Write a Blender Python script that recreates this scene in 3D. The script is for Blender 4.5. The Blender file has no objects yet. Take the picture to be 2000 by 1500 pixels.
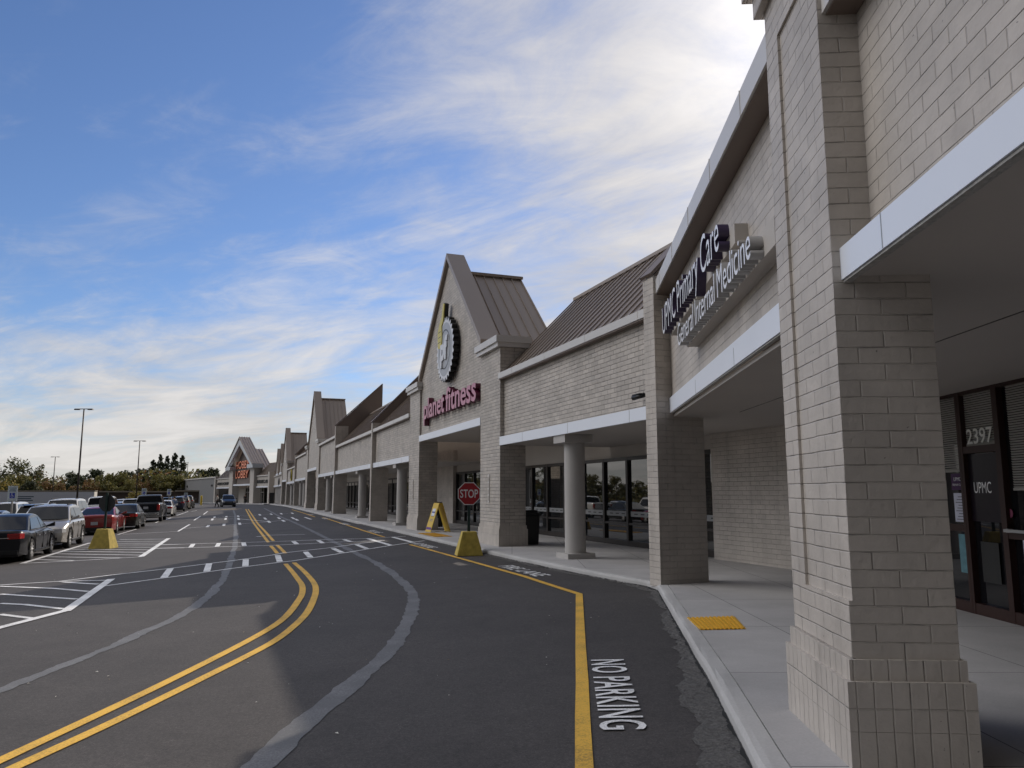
import bpy, bmesh, math, random
from mathutils import Vector, Matrix
from bisect import bisect_right
R_ = math.radians
S = bpy.context.scene
COL = S.collection
random.seed(7)

# ------------------------------------------------------------------ camera, sky, sun, exposure
CAM_H = 1.66
PITCH = math.atan(213 / 1500)
cd = bpy.data.cameras.new("camera"); cam = bpy.data.objects.new("camera", cd); COL.objects.link(cam)
cd.sensor_width = 36; cd.lens = 27; cd.clip_start = .05; cd.clip_end = 6000
cam.location = (0, 0, CAM_H); cam.rotation_euler = (math.pi / 2 + PITCH, 0, 0)
S.camera = cam
SUN_AZ, SUN_EL = R_(27.5), R_(32)          # azimuth clockwise from +Y
sl = bpy.data.lights.new("sun", 'SUN'); so = bpy.data.objects.new("sun", sl); COL.objects.link(so)
sl.energy = 2.75; sl.angle = R_(.5); sl.color = (1, .90, .78)
SUN_DIR = Vector((math.sin(SUN_AZ) * math.cos(SUN_EL), math.cos(SUN_AZ) * math.cos(SUN_EL), math.sin(SUN_EL)))
so.rotation_euler = (-SUN_DIR).to_track_quat('-Z', 'Y').to_euler()
S.view_settings.view_transform = 'Standard'; S.view_settings.look = 'None'
S.view_settings.gamma = 1; S.view_settings.exposure = .06

def build_world():
    w = bpy.data.worlds.new("World"); S.world = w; w.use_nodes = True
    nt = w.node_tree; N = nt.nodes; L = nt.links
    N.clear()
    def nd(t, **k):
        n = N.new(t)
        for a, b in k.items(): setattr(n, a, b)
        return n
    def math_(op, a, b=None, c=None, clamp=False):
        n = nd('ShaderNodeMath', operation=op); n.use_clamp = clamp
        for i, v in enumerate((a, b, c)):
            if v is None: continue
            if isinstance(v, (int, float)): n.inputs[i].default_value = v
            else: L.new(v, n.inputs[i])
        return n.outputs[0]
    def mrange(v, a, b, c=0, d=1, smooth=True):
        n = nd('ShaderNodeMapRange'); n.interpolation_type = 'SMOOTHSTEP' if smooth else 'LINEAR'
        L.new(v, n.inputs[0])
        for i, q in enumerate((a, b, c, d)): n.inputs[i + 1].default_value = q
        return n.outputs[0]
    sky = nd('ShaderNodeTexSky'); sky.sky_type = 'NISHITA'; sky.sun_disc = False
    sky.sun_elevation = SUN_EL; sky.sun_rotation = SUN_AZ
    sky.air_density = 1.0; sky.dust_density = .3; sky.ozone_density = 4.0; sky.altitude = 200
    tc = nd('ShaderNodeTexCoord'); sep = nd('ShaderNodeSeparateXYZ'); L.new(tc.outputs['Generated'], sep.inputs[0])
    X, Y, Z = sep.outputs
    zz = math_('ADD', math_('MAXIMUM', Z, 0.0), .10)
    px = math_('DIVIDE', X, zz); py = math_('DIVIDE', Y, zz)
    comb = nd('ShaderNodeCombineXYZ'); L.new(px, comb.inputs[0]); L.new(py, comb.inputs[1])
    def noise(scale, detail, rough, dist, rot=0., sx=1., sy=1., off=(0, 0, 0)):
        m = nd('ShaderNodeMapping', vector_type='TEXTURE'); L.new(comb.outputs[0], m.inputs[0])
        m.inputs['Rotation'].default_value = (0, 0, rot); m.inputs['Scale'].default_value = (sx, sy, 1); m.inputs['Location'].default_value = off
        n = nd('ShaderNodeTexNoise'); L.new(m.outputs[0], n.inputs['Vector'])
        n.inputs['Scale'].default_value = scale; n.inputs['Detail'].default_value = detail
        n.inputs['Roughness'].default_value = rough; n.inputs['Distortion'].default_value = dist
        return n.outputs[0]
    big = noise(.62, 4, .5, .5, R_(150), 1.3, .8, (-3.1, -1.7, 0))
    streak = noise(1.05, 11, .62, .75, R_(148), 1.55, .70, (-1.3, -.4, 0))
    wisp = noise(3.4, 10, .66, 1.1, R_(160), 1.25, .85, (-5, -2, 0))
    def dot(v):
        n = nd('ShaderNodeVectorMath', operation='DOT_PRODUCT'); L.new(tc.outputs['Generated'], n.inputs[0]); n.inputs[1].default_value = Vector(v).normalized(); return n.outputs['Value']
    sd = dot(SUN_DIR)
    near_sun = mrange(sd, .72, .97)
    low = mrange(Z, .02, .36, 1, 0)
    left = mrange(dot((-.80, .10, .62)), .84, .98)        # bright cloud added out of view on the left, filling shaded fronts
    over = mrange(dot((-.5, -.05, 1)), .78, .97)      # unseen bright cloud added overhead to lift shade on road and paving
    rear = mrange(dot((.25, -1, .1)), .0, .6)         # unseen dark cloud added behind the viewpoint to dim camera-facing walls
    hole = mrange(dot((-.38, .80, .62)), .82, .995)    # clear blue patch high on the left
    dens = math_('ADD', math_('MULTIPLY', big, .75), math_('MULTIPLY', streak, .95))
    dens = math_('ADD', dens, math_('MULTIPLY', wisp, .46))
    dens = math_('ADD', dens, math_('MULTIPLY', near_sun, .27))
    dens = math_('ADD', dens, math_('MULTIPLY', low, .33))
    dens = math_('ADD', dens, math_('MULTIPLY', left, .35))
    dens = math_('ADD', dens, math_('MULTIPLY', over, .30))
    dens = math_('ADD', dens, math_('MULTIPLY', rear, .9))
    dens = math_('SUBTRACT', dens, math_('MULTIPLY', hole, .22))
    cover = mrange(dens, .90, 1.50)
    cover = math_('MULTIPLY', cover, .92)
    glow = math_('POWER', math_('MAXIMUM', sd, 0), 55.)
    bright = math_('ADD', 6.7, math_('MULTIPLY', glow, 9.))
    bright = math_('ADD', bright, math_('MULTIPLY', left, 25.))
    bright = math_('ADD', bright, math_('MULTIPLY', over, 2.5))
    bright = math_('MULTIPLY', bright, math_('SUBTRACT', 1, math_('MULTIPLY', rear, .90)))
    bright = math_('MULTIPLY', bright, mrange(streak, .25, .75, .78, 1.16))
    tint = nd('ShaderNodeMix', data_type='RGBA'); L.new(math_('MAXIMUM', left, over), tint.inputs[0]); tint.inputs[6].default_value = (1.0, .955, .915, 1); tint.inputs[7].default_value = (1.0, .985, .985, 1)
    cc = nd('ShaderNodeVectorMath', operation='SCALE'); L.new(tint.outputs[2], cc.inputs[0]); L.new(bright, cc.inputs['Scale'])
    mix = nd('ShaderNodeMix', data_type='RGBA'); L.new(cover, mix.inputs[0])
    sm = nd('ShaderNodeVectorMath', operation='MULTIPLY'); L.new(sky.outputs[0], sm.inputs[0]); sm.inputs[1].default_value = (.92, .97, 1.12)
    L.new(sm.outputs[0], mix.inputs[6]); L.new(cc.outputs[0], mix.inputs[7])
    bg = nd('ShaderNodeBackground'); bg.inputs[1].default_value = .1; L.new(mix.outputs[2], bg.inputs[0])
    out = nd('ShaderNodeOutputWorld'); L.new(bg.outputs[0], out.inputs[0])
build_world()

# ------------------------------------------------------------------ tagging and mesh helpers
def tag(o, label=None, cat=None, group=None, kind=None):
    if label: o['label'] = label
    if cat: o['category'] = cat
    if group: o['group'] = group
    if kind: o['kind'] = kind
    return o
def thing(name, label, cat, loc=(0, 0, 0), rotz=0., group=None):
    o = bpy.data.objects.new(name, None); COL.objects.link(o); o.empty_display_size = .2
    o.location = loc; o.rotation_euler = (0, 0, rotz)
    return tag(o, label, cat, group)
def copy_tree(o, parent=None):
    c = o.copy(); COL.objects.link(c); c.parent = parent
    if parent is not None: c.matrix_parent_inverse = o.matrix_parent_inverse.copy()
    for ch in list(o.children): copy_tree(ch, c)
    return c

class MB:
    def __init__(s): s.v = []; s.f = []; s.m = []; s.sm = []
    def face(s, pts, m=0, smooth=False):
        b = len(s.v); s.v += [tuple(p) for p in pts]; s.f.append(tuple(range(b, b + len(pts)))); s.m.append(m); s.sm.append(smooth)
    def box(s, x0, x1, y0, y1, z0, z1, m=0):
        if x0 > x1: x0, x1 = x1, x0
        if y0 > y1: y0, y1 = y1, y0
        if z0 > z1: z0, z1 = z1, z0
        b = len(s.v)
        s.v += [(x0, y0, z0), (x1, y0, z0), (x1, y1, z0), (x0, y1, z0), (x0, y0, z1), (x1, y0, z1), (x1, y1, z1), (x0, y1, z1)]
        for q in ((3, 2, 1, 0), (4, 5, 6, 7), (0, 1, 5, 4), (1, 2, 6, 5), (2, 3, 7, 6), (3, 0, 4, 7)):
            s.f.append(tuple(b + i for i in q)); s.m.append(m); s.sm.append(False)
    def hexa(s, P, m=0):            # 8 points in box order
        b = len(s.v); s.v += [tuple(p) for p in P]
        for q in ((3, 2, 1, 0), (4, 5, 6, 7), (0, 1, 5, 4), (1, 2, 6, 5), (2, 3, 7, 6), (3, 0, 4, 7)):
            s.f.append(tuple(b + i for i in q)); s.m.append(m); s.sm.append(False)
    def extr(s, poly, vec, m=0):    # planar polygon (3D points) extruded by vec
        n = len(poly); b = len(s.v); vec = Vector(vec)
        s.v += [tuple(p) for p in poly] + [tuple(Vector(p) + vec) for p in poly]
        s.f.append(tuple(b + i for i in reversed(range(n)))); s.f.append(tuple(b + n + i for i in range(n)))
        s.m += [m, m]; s.sm += [False, False]
        for i in range(n):
            j = (i + 1) % n; s.f.append((b + i, b + j, b + n + j, b + n + i)); s.m.append(m); s.sm.append(False)
    def cyl(s, c0, c1, r0, r1=None, n=12, m=0, smooth=True, caps=True):
        r1 = r0 if r1 is None else r1
        c0 = Vector(c0); c1 = Vector(c1); ax = (c1 - c0).normalized()
        u = ax.orthogonal().normalized(); w = ax.cross(u); b = len(s.v)
        for c, r in ((c0, r0), (c1, r1)):
            for i in range(n):
                a = 2 * math.pi * i / n; s.v.append(tuple(c + (u * math.cos(a) + w * math.sin(a)) * r))
        for i in range(n):
            j = (i + 1) % n; s.f.append((b + i, b + j, b + n + j, b + n + i)); s.m.append(m); s.sm.append(smooth)
        if caps:
            s.f.append(tuple(b + i for i in reversed(range(n)))); s.f.append(tuple(b + n + i for i in range(n))); s.m += [m, m]; s.sm += [False, False]
    def lathe(s, prof, centre=(0, 0, 0), axis='Z', n=20, m=0):   # prof: list of (r, h)
        b = len(s.v); c = Vector(centre)
        for r, h in prof:
            for i in range(n):
                a = 2 * math.pi * i / n; p = (r * math.cos(a), r * math.sin(a), h)
                if axis == 'Y': p = (p[0], p[2], p[1])
                s.v.append(tuple(c + Vector(p)))
        for k in range(len(prof) - 1):
            for i in range(n):
                j = (i + 1) % n; q = (b + k * n + i, b + k * n + j, b + (k + 1) * n + j, b + (k + 1) * n + i)
                if axis == 'Y': q = q[::-1]
                s.f.append(q); s.m.append(m); s.sm.append(True)
    def mesh(s, name, mats, uv=True, recalc=True):
        me = bpy.data.meshes.new(name); me.from_pydata(s.v, [], s.f)
        if not isinstance(mats, (list, tuple)): mats = [mats]
        for q in mats: me.materials.append(q)
        me.polygons.foreach_set('material_index', s.m); me.polygons.foreach_set('use_smooth', s.sm)
        if recalc:
            bm = bmesh.new(); bm.from_mesh(me); bmesh.ops.recalc_face_normals(bm, faces=bm.faces); bm.to_mesh(me); bm.free()
        if uv: box_uv(me)
        return me
    def build(s, name, mats, parent=None, loc=(0, 0, 0), rotz=0., uv=True, recalc=True, bevel=0):
        o = bpy.data.objects.new(name, s.mesh(name, mats, uv, recalc)); COL.objects.link(o)
        place(o, parent, loc, rotz)
        if bevel:
            mo = o.modifiers.new('bevel', 'BEVEL'); mo.width = bevel; mo.segments = 2; mo.limit_method = 'ANGLE'
        return o
def place(o, parent, loc=(0, 0, 0), rotz=0.):
    o.location = loc; o.rotation_euler = (0, 0, rotz)
    if parent is not None:
        o.parent = parent
def world_parent(o, parent):        # o keeps its world placement given by loc/rot, parent is an unrotated Empty
    o.parent = parent; o.matrix_parent_inverse = Matrix.Translation(-Vector(parent.location))
def box_uv(me):
    me.update()
    uvl = me.uv_layers.new(name='UVMap'); vs = me.vertices
    for p in me.polygons:
        n = p.normal
        if abs(n.z) > .75:
            for li in p.loop_indices:
                c = vs[me.loops[li].vertex_index].co; uvl.data[li].uv = (c.x, c.y)
        else:
            t = Vector((-n.y, n.x, 0)).normalized()
            for li in p.loop_indices:
                c = vs[me.loops[li].vertex_index].co; uvl.data[li].uv = (c.dot(t), c.z)

def text_mesh(txt, x0, x1, y0, y1, depth=0., bold=0., bevel=0., spacing=1., shear=0.):
    """flat lettering filling the box x0..x1, y0..y1 in the XY plane, extruded upward by depth"""
    cu = bpy.data.curves.new('lettering', 'FONT'); cu.body = txt; cu.size = 1; cu.extrude = depth / 2 if depth else 0.
    cu.offset = bold; cu.bevel_depth = bevel; cu.space_character = spacing; cu.shear = shear; cu.resolution_u = 4
    o = bpy.data.objects.new('lettering', cu); COL.objects.link(o)
    dg = bpy.context.evaluated_depsgraph_get(); dg.update()
    me = bpy.data.meshes.new_from_object(o.evaluated_get(dg))
    bpy.data.objects.remove(o); bpy.data.curves.remove(cu)
    xs = [v.co.x for v in me.vertices]; ys = [v.co.y for v in me.vertices]
    sx = (x1 - x0) / (max(xs) - min(xs)); sy = (y1 - y0) / (max(ys) - min(ys)); ax, ay = min(xs), min(ys)
    for v in me.vertices: v.co = (x0 + (v.co.x - ax) * sx, y0 + (v.co.y - ay) * sy, v.co.z + (depth / 2))
    me.materials.clear(); me.update()
    return me
def upright_text(name, txt, x0, x1, z0, z1, y, depth, face_mat, side_mat, parent, loc=(0, 0, 0), rotz=0., **k):
    """lettering standing in the XZ plane whose back is at y and front at y-depth"""
    me = text_mesh(txt, x0, x1, z0, z1, depth, **k); me.name = name
    for v in me.vertices: v.co = (v.co.x, y - v.co.z, v.co.y)
    me.update()
    me.materials.append(face_mat); me.materials.append(side_mat)
    for p in me.polygons: p.material_index = 0 if p.normal.y < -.9 else 1
    o = bpy.data.objects.new(name, me); COL.objects.link(o); place(o, parent, loc, rotz)
    return o

def upright_words(txt, x0, x1, z0, z1, y, depth, face_mat, side_mat, parent, **k):
    """a line of lettering, one mesh per word, the whole line filling x0..x1 and z0..z1"""
    def size(t):
        cu = bpy.data.curves.new('measure', 'FONT'); cu.body = t; o = bpy.data.objects.new('measure', cu); COL.objects.link(o)
        bpy.context.evaluated_depsgraph_get().update(); me = bpy.data.meshes.new_from_object(o.evaluated_get(bpy.context.evaluated_depsgraph_get()))
        v = [q.co for q in me.vertices]; r = (min(q.x for q in v), max(q.x for q in v), min(q.y for q in v), max(q.y for q in v)); bpy.data.objects.remove(o); bpy.data.curves.remove(cu); bpy.data.meshes.remove(me); return r
    ws = txt.split(); bb = [size(w) for w in ws]; gap = .34
    tot = sum(b[1] - b[0] for b in bb) + gap * (len(ws) - 1); lo, hi = min(b[2] for b in bb), max(b[3] for b in bb); kx, kz = (x1 - x0) / tot, (z1 - z0) / (hi - lo); x = x0
    for w, b in zip(ws, bb):
        wd = (b[1] - b[0]) * kx; upright_text('letters', w, x, x + wd, z0 + (b[2] - lo) * kz, z0 + (b[3] - lo) * kz, y, depth, face_mat, side_mat, parent, **k); x += wd + gap * kx

# ------------------------------------------------------------------ materials
MATS = {}
def new_mat(name):
    m = bpy.data.materials.new(name); m.use_nodes = True; MATS[name] = m
    return m, m.node_tree.nodes, m.node_tree.links, m.node_tree.nodes['Principled BSDF']
def plain(name, col, rough=.6, metal=0., coat=0., ior=1.5, noise=.08, nscale=6., bump=0., bscale=80., emit=None):
    m, N, L, b = new_mat(name)
    b.inputs['Roughness'].default_value = rough; b.inputs['Metallic'].default_value = metal
    b.inputs['Coat Weight'].default_value = coat; b.inputs['Coat Roughness'].default_value = .05; b.inputs['IOR'].default_value = ior
    tc = N.new('ShaderNodeTexCoord')
    n = N.new('ShaderNodeTexNoise'); n.inputs['Scale'].default_value = nscale; n.inputs['Detail'].default_value = 5
    L.new(tc.outputs['Object'], n.inputs['Vector'])
    r = N.new('ShaderNodeMix'); r.data_type = 'RGBA'
    L.new(n.outputs[0], r.inputs[0])
    r.inputs[6].default_value = (*[max(0, c * (1 - noise)) for c in col], 1); r.inputs[7].default_value = (*[min(1, c * (1 + noise)) for c in col], 1)
    L.new(r.outputs[2], b.inputs['Base Color'])
    if bump:
        n2 = N.new('ShaderNodeTexNoise'); n2.inputs['Scale'].default_value = bscale; n2.inputs['Detail'].default_value = 4; L.new(tc.outputs['Object'], n2.inputs['Vector'])
        bp = N.new('ShaderNodeBump'); bp.inputs['Strength'].default_value = bump; bp.inputs['Distance'].default_value = .01
        L.new(n2.outputs[0], bp.inputs['Height']); L.new(bp.outputs[0], b.inputs['Normal'])
    if emit:
        b.inputs['Emission Color'].default_value = (*emit[0], 1); b.inputs['Emission Strength'].default_value = emit[1]
    return m
def brick_mat(name, col, bw=.305, rh=.1016, mortar=.0045, offset=.5, strength=.74, dark=.93, freq=2, var=.06):
    m, N, L, b = new_mat(name)
    b.inputs['Roughness'].default_value = .55
    uv = N.new('ShaderNodeUVMap'); uv.uv_map = 'UVMap'
    # slightly wavy courses
    wn = N.new('ShaderNodeTexNoise'); wn.inputs['Scale'].default_value = 3.; wn.inputs['Detail'].default_value = 4; L.new(uv.outputs[0], wn.inputs['Vector'])
    wv = N.new('ShaderNodeVectorMath'); wv.operation = 'MULTIPLY_ADD'; L.new(wn.outputs['Color'], wv.inputs[0]); wv.inputs[1].default_value = (.012, .012, 0); L.new(uv.outputs[0], wv.inputs[2])
    def bt(mort, smooth):
        t = N.new('ShaderNodeTexBrick'); L.new(wv.outputs[0], t.inputs['Vector']); t.offset = offset; t.offset_frequency = freq; t.squash = 1
        t.inputs['Scale'].default_value = 1; t.inputs['Brick Width'].default_value = bw; t.inputs['Row Height'].default_value = rh
        t.inputs['Mortar Size'].default_value = mort; t.inputs['Mortar Smooth'].default_value = smooth; t.inputs['Bias'].default_value = 0
        t.inputs['Color1'].default_value = (1 - var, 1 - var, 1 - var, 1); t.inputs['Color2'].default_value = (1 + var * .6, 1 + var * .6, 1 + var * .6, 1)
        t.inputs['Mortar'].default_value = (dark, dark, dark, 1)
        return t
    t = bt(mortar * .7, .5); tb = bt(mortar * 1.5, .9)
    n = N.new('ShaderNodeTexNoise'); n.inputs['Scale'].default_value = 1.2; n.inputs['Detail'].default_value = 6; n.inputs['Roughness'].default_value = .65; L.new(uv.outputs[0], n.inputs['Vector'])
    mr = N.new('ShaderNodeMapRange'); L.new(n.outputs[0], mr.inputs[0]); mr.inputs[1].default_value = .3; mr.inputs[2].default_value = .7; mr.inputs[3].default_value = .80; mr.inputs[4].default_value = 1.12
    mu = N.new('ShaderNodeVectorMath'); mu.operation = 'SCALE'; L.new(t.outputs[0], mu.inputs[0]); L.new(mr.outputs[0], mu.inputs['Scale'])
    # chipped paint specks
    vo = N.new('ShaderNodeTexNoise'); vo.inputs['Scale'].default_value = 26; vo.inputs['Detail'].default_value = 3; L.new(uv.outputs[0], vo.inputs['Vector'])
    cr = N.new('ShaderNodeMapRange'); L.new(vo.outputs[0], cr.inputs[0]); cr.inputs[1].default_value = .72; cr.inputs[2].default_value = .76; cr.inputs[3].default_value = 1; cr.inputs[4].default_value = .35
    mu2 = N.new('ShaderNodeVectorMath'); mu2.operation = 'SCALE'; L.new(mu.outputs[0], mu2.inputs[0]); L.new(cr.outputs[0], mu2.inputs['Scale'])
    # open crevices along some joints, and rain streaks
    jn = N.new('ShaderNodeTexNoise'); jn.inputs['Scale'].default_value = 4.5; jn.inputs['Detail'].default_value = 5; L.new(uv.outputs[0], jn.inputs['Vector'])
    jm = N.new('ShaderNodeMapRange'); L.new(jn.outputs[0], jm.inputs[0]); jm.inputs[1].default_value = .50; jm.inputs[2].default_value = .62; jm.inputs[3].default_value = 0; jm.inputs[4].default_value = .55
    tj = bt(mortar * .55, .15); jx = N.new('ShaderNodeMath'); jx.operation = 'MULTIPLY'; L.new(tj.outputs['Fac'], jx.inputs[0]); L.new(jm.outputs[0], jx.inputs[1])
    mp = N.new('ShaderNodeMapping'); mp.inputs['Scale'].default_value = (5., .25, 1); L.new(uv.outputs[0], mp.inputs[0])
    sn = N.new('ShaderNodeTexNoise'); sn.inputs['Scale'].default_value = 1.; sn.inputs['Detail'].default_value = 5; L.new(mp.outputs[0], sn.inputs['Vector'])
    sr = N.new('ShaderNodeMapRange'); L.new(sn.outputs[0], sr.inputs[0]); sr.inputs[1].default_value = .55; sr.inputs[2].default_value = .75; sr.inputs[3].default_value = 1.; sr.inputs[4].default_value = .84
    j1 = N.new('ShaderNodeMath'); j1.operation = 'SUBTRACT'; j1.inputs[0].default_value = 1; L.new(jx.outputs[0], j1.inputs[1])
    j2 = N.new('ShaderNodeMath'); j2.operation = 'MULTIPLY'; L.new(j1.outputs[0], j2.inputs[0]); L.new(sr.outputs[0], j2.inputs[1])
    mu3 = N.new('ShaderNodeVectorMath'); mu3.operation = 'SCALE'; L.new(mu2.outputs[0], mu3.inputs[0]); L.new(j2.outputs[0], mu3.inputs['Scale'])
    mc = N.new('ShaderNodeVectorMath'); mc.operation = 'MULTIPLY'; L.new(mu3.outputs[0], mc.inputs[0]); mc.inputs[1].default_value = col
    L.new(mc.outputs[0], b.inputs['Base Color'])
    fine = N.new('ShaderNodeTexNoise'); fine.inputs['Scale'].default_value = 22; fine.inputs['Detail'].default_value = 5; L.new(uv.outputs[0], fine.inputs['Vector'])
    hm = N.new('ShaderNodeMath'); hm.operation = 'MULTIPLY_ADD'; L.new(fine.outputs[0], hm.inputs[0]); hm.inputs[1].default_value = .55
    inv = N.new('ShaderNodeMath'); inv.operation = 'SUBTRACT'; inv.inputs[0].default_value = 1; L.new(tb.outputs['Fac'], inv.inputs[1]); L.new(inv.outputs[0], hm.inputs[2])
    bp = N.new('ShaderNodeBump'); bp.inputs['Strength'].default_value = strength; bp.inputs['Distance'].default_value = .012
    L.new(hm.outputs[0], bp.inputs['Height']); L.new(bp.outputs[0], b.inputs['Normal'])
    return m
def asphalt_mat():
    m, N, L, b = new_mat('asphalt')
    b.inputs['Roughness'].default_value = .82
    tc = N.new('ShaderNodeTexCoord')
    def nz(sc, det, rough=.6, dist=0.):
        n = N.new('ShaderNodeTexNoise'); n.inputs['Scale'].default_value = sc; n.inputs['Detail'].default_value = det; n.inputs['Roughness'].default_value = rough; n.inputs['Distortion'].default_value = dist
        L.new(tc.outputs['Object'], n.inputs['Vector']); return n.outputs[0]
    def mr(v, a, b_, c, d):
        n = N.new('ShaderNodeMapRange'); L.new(v, n.inputs[0])
        for i, q in enumerate((a, b_, c, d)): n.inputs[i + 1].default_value = q
        return n.outputs[0]
    def mul(a, b_):
        n = N.new('ShaderNodeMath'); n.operation = 'MULTIPLY'; L.new(a, n.inputs[0]); L.new(b_, n.inputs[1]); return n.outputs[0]
    v = mul(mr(nz(.22, 6, .6, .4), .3, .7, .80, 1.22), mr(nz(1.6, 7, .7, .8), .3, .7, .84, 1.16))
    v = mul(v, mr(nz(26, 4, .75), .3, .7, .70, 1.32))
    v = mul(v, mr(nz(70, 4, .75), .3, .7, .42, 1.62))
    v = mul(v, mr(nz(150, 2, .5), .64, .74, 1., 3.0))
    mu = N.new('ShaderNodeVectorMath'); mu.operation = 'SCALE'; mu.inputs[0].default_value = (.050, .0445, .0425); L.new(v, mu.inputs['Scale'])
    L.new(mu.outputs[0], b.inputs['Base Color'])
    bp = N.new('ShaderNodeBump'); bp.inputs['Strength'].default_value = .5; bp.inputs['Distance'].default_value = .006
    L.new(nz(130, 4, .7), bp.inputs['Height']); L.new(bp.outputs[0], b.inputs['Normal'])
    return m
def paint_mat(name, col, wear=.69):
    """road paint with the asphalt showing through where it is worn"""
    m, N, L, b = new_mat(name); b.inputs['Roughness'].default_value = .7
    tc = N.new('ShaderNodeTexCoord')
    n = N.new('ShaderNodeTexNoise'); n.inputs['Scale'].default_value = 60; n.inputs['Detail'].default_value = 5; n.inputs['Roughness'].default_value = .7; L.new(tc.outputs['Object'], n.inputs['Vector'])
    n2 = N.new('ShaderNodeTexNoise'); n2.inputs['Scale'].default_value = 2.2; n2.inputs['Detail'].default_value = 4; L.new(tc.outputs['Object'], n2.inputs['Vector'])
    ad = N.new('ShaderNodeMath'); ad.operation = 'MULTIPLY_ADD'; L.new(n2.outputs[0], ad.inputs[0]); ad.inputs[1].default_value = .5; L.new(n.outputs[0], ad.inputs[2])
    mr = N.new('ShaderNodeMapRange'); L.new(ad.outputs[0], mr.inputs[0]); mr.inputs[1].default_value = wear; mr.inputs[2].default_value = wear + .25
    mx = N.new('ShaderNodeMix'); mx.data_type = 'RGBA'; L.new(mr.outputs[0], mx.inputs[0]); mx.inputs[6].default_value = (*col, 1); mx.inputs[7].default_value = (*[c * .45 + .02 for c in col], 1)
    L.new(mx.outputs[2], b.inputs['Base Color'])
    bp = N.new('ShaderNodeBump'); bp.inputs['Strength'].default_value = .4; bp.inputs['Distance'].default_value = .004
    L.new(n.outputs[0], bp.inputs['Height']); L.new(bp.outputs[0], b.inputs['Normal'])
    return m
def concrete_mat(name, col, joints=True):
    m, N, L, b = new_mat(name); b.inputs['Roughness'].default_value = .8
    tc = N.new('ShaderNodeTexCoord')
    n = N.new('ShaderNodeTexNoise'); n.inputs['Scale'].default_value = .9; n.inputs['Detail'].default_value = 7; n.inputs['Roughness'].default_value = .65; L.new(tc.outputs['Object'], n.inputs['Vector'])
    n2 = N.new('ShaderNodeTexNoise'); n2.inputs['Scale'].default_value = 55; n2.inputs['Detail'].default_value = 3; L.new(tc.outputs['Object'], n2.inputs['Vector'])
    mr = N.new('ShaderNodeMapRange'); L.new(n.outputs[0], mr.inputs[0]); mr.inputs[1].default_value = .3; mr.inputs[2].default_value = .72; mr.inputs[3].default_value = .82; mr.inputs[4].default_value = 1.1
    mr2 = N.new('ShaderNodeMapRange'); L.new(n2.outputs[0], mr2.inputs[0]); mr2.inputs[1].default_value = .3; mr2.inputs[2].default_value = .7; mr2.inputs[3].default_value = .93; mr2.inputs[4].default_value = 1.05
    mm = N.new('ShaderNodeMath'); mm.operation = 'MULTIPLY'; L.new(mr.outputs[0], mm.inputs[0]); L.new(mr2.outputs[0], mm.inputs[1])
    mu = N.new('ShaderNodeVectorMath'); mu.operation = 'SCALE'; mu.inputs[0].default_value = col; L.new(mm.outputs[0], mu.inputs['Scale'])
    res = mu.outputs[0]
    if joints:
        uv = N.new('ShaderNodeUVMap'); uv.uv_map = 'UVMap'
        t = N.new('ShaderNodeTexBrick'); L.new(uv.outputs[0], t.inputs['Vector']); t.offset = 0
        t.inputs['Scale'].default_value = 1; t.inputs['Brick Width'].default_value = 1.52; t.inputs['Row Height'].default_value = 2.3; t.inputs['Mortar Size'].default_value = .006; t.inputs['Mortar Smooth'].default_value = .1
        t.inputs['Color1'].default_value = (1, 1, 1, 1); t.inputs['Color2'].default_value = (.92, .92, .93, 1); t.inputs['Mortar'].default_value = (.3, .3, .3, 1)
        mc = N.new('ShaderNodeVectorMath'); mc.operation = 'MULTIPLY'; L.new(res, mc.inputs[0]); L.new(t.outputs[0], mc.inputs[1]); res = mc.outputs[0]
    L.new(res, b.inputs['Base Color'])
    bp = N.new('ShaderNodeBump'); bp.inputs['Strength'].default_value = .25; bp.inputs['Distance'].default_value = .005
    L.new(n2.outputs[0], bp.inputs['Height']); L.new(bp.outputs[0], b.inputs['Normal'])
    return m
def glass_mat(name, col=(.012, .014, .016), ior=2.1, rough=.015):
    m, N, L, b = new_mat(name); b.inputs['Base Color'].default_value = (*col, 1); b.inputs['Roughness'].default_value = rough; b.inputs['IOR'].default_value = ior
    tc = N.new('ShaderNodeTexCoord'); n = N.new('ShaderNodeTexNoise'); n.inputs['Scale'].default_value = .8; L.new(tc.outputs['Object'], n.inputs['Vector'])
    bp = N.new('ShaderNodeBump'); bp.inputs['Strength'].default_value = .05; bp.inputs['Distance'].default_value = .02; L.new(n.outputs[0], bp.inputs['Height']); L.new(bp.outputs[0], b.inputs['Normal'])
    return m
def leaf_mat(name, col, var=.45):
    m, N, L, b = new_mat(name); b.inputs['Roughness'].default_value = .7
    tc = N.new('ShaderNodeTexCoord'); n = N.new('ShaderNodeTexNoise'); n.inputs['Scale'].default_value = .45; n.inputs['Detail'].default_value = 5; L.new(tc.outputs['Object'], n.inputs['Vector'])
    mr = N.new('ShaderNodeMapRange'); L.new(n.outputs[0], mr.inputs[0]); mr.inputs[1].default_value = .3; mr.inputs[2].default_value = .7; mr.inputs[3].default_value = 1 - var; mr.inputs[4].default_value = 1 + var
    mu = N.new('ShaderNodeVectorMath'); mu.operation = 'SCALE'; mu.inputs[0].default_value = col; L.new(mr.outputs[0], mu.inputs['Scale']); L.new(mu.outputs[0], b.inputs['Base Color'])
    tr = N.new('ShaderNodeBsdfTranslucent'); L.new(mu.outputs[0], tr.inputs[0]); mx = N.new('ShaderNodeMixShader'); mx.inputs[0].default_value = .3
    L.new(b.outputs[0], mx.inputs[1]); L.new(tr.outputs[0], mx.inputs[2]); L.new(mx.outputs[0], N['Material Output'].inputs[0])
    return m
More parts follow.
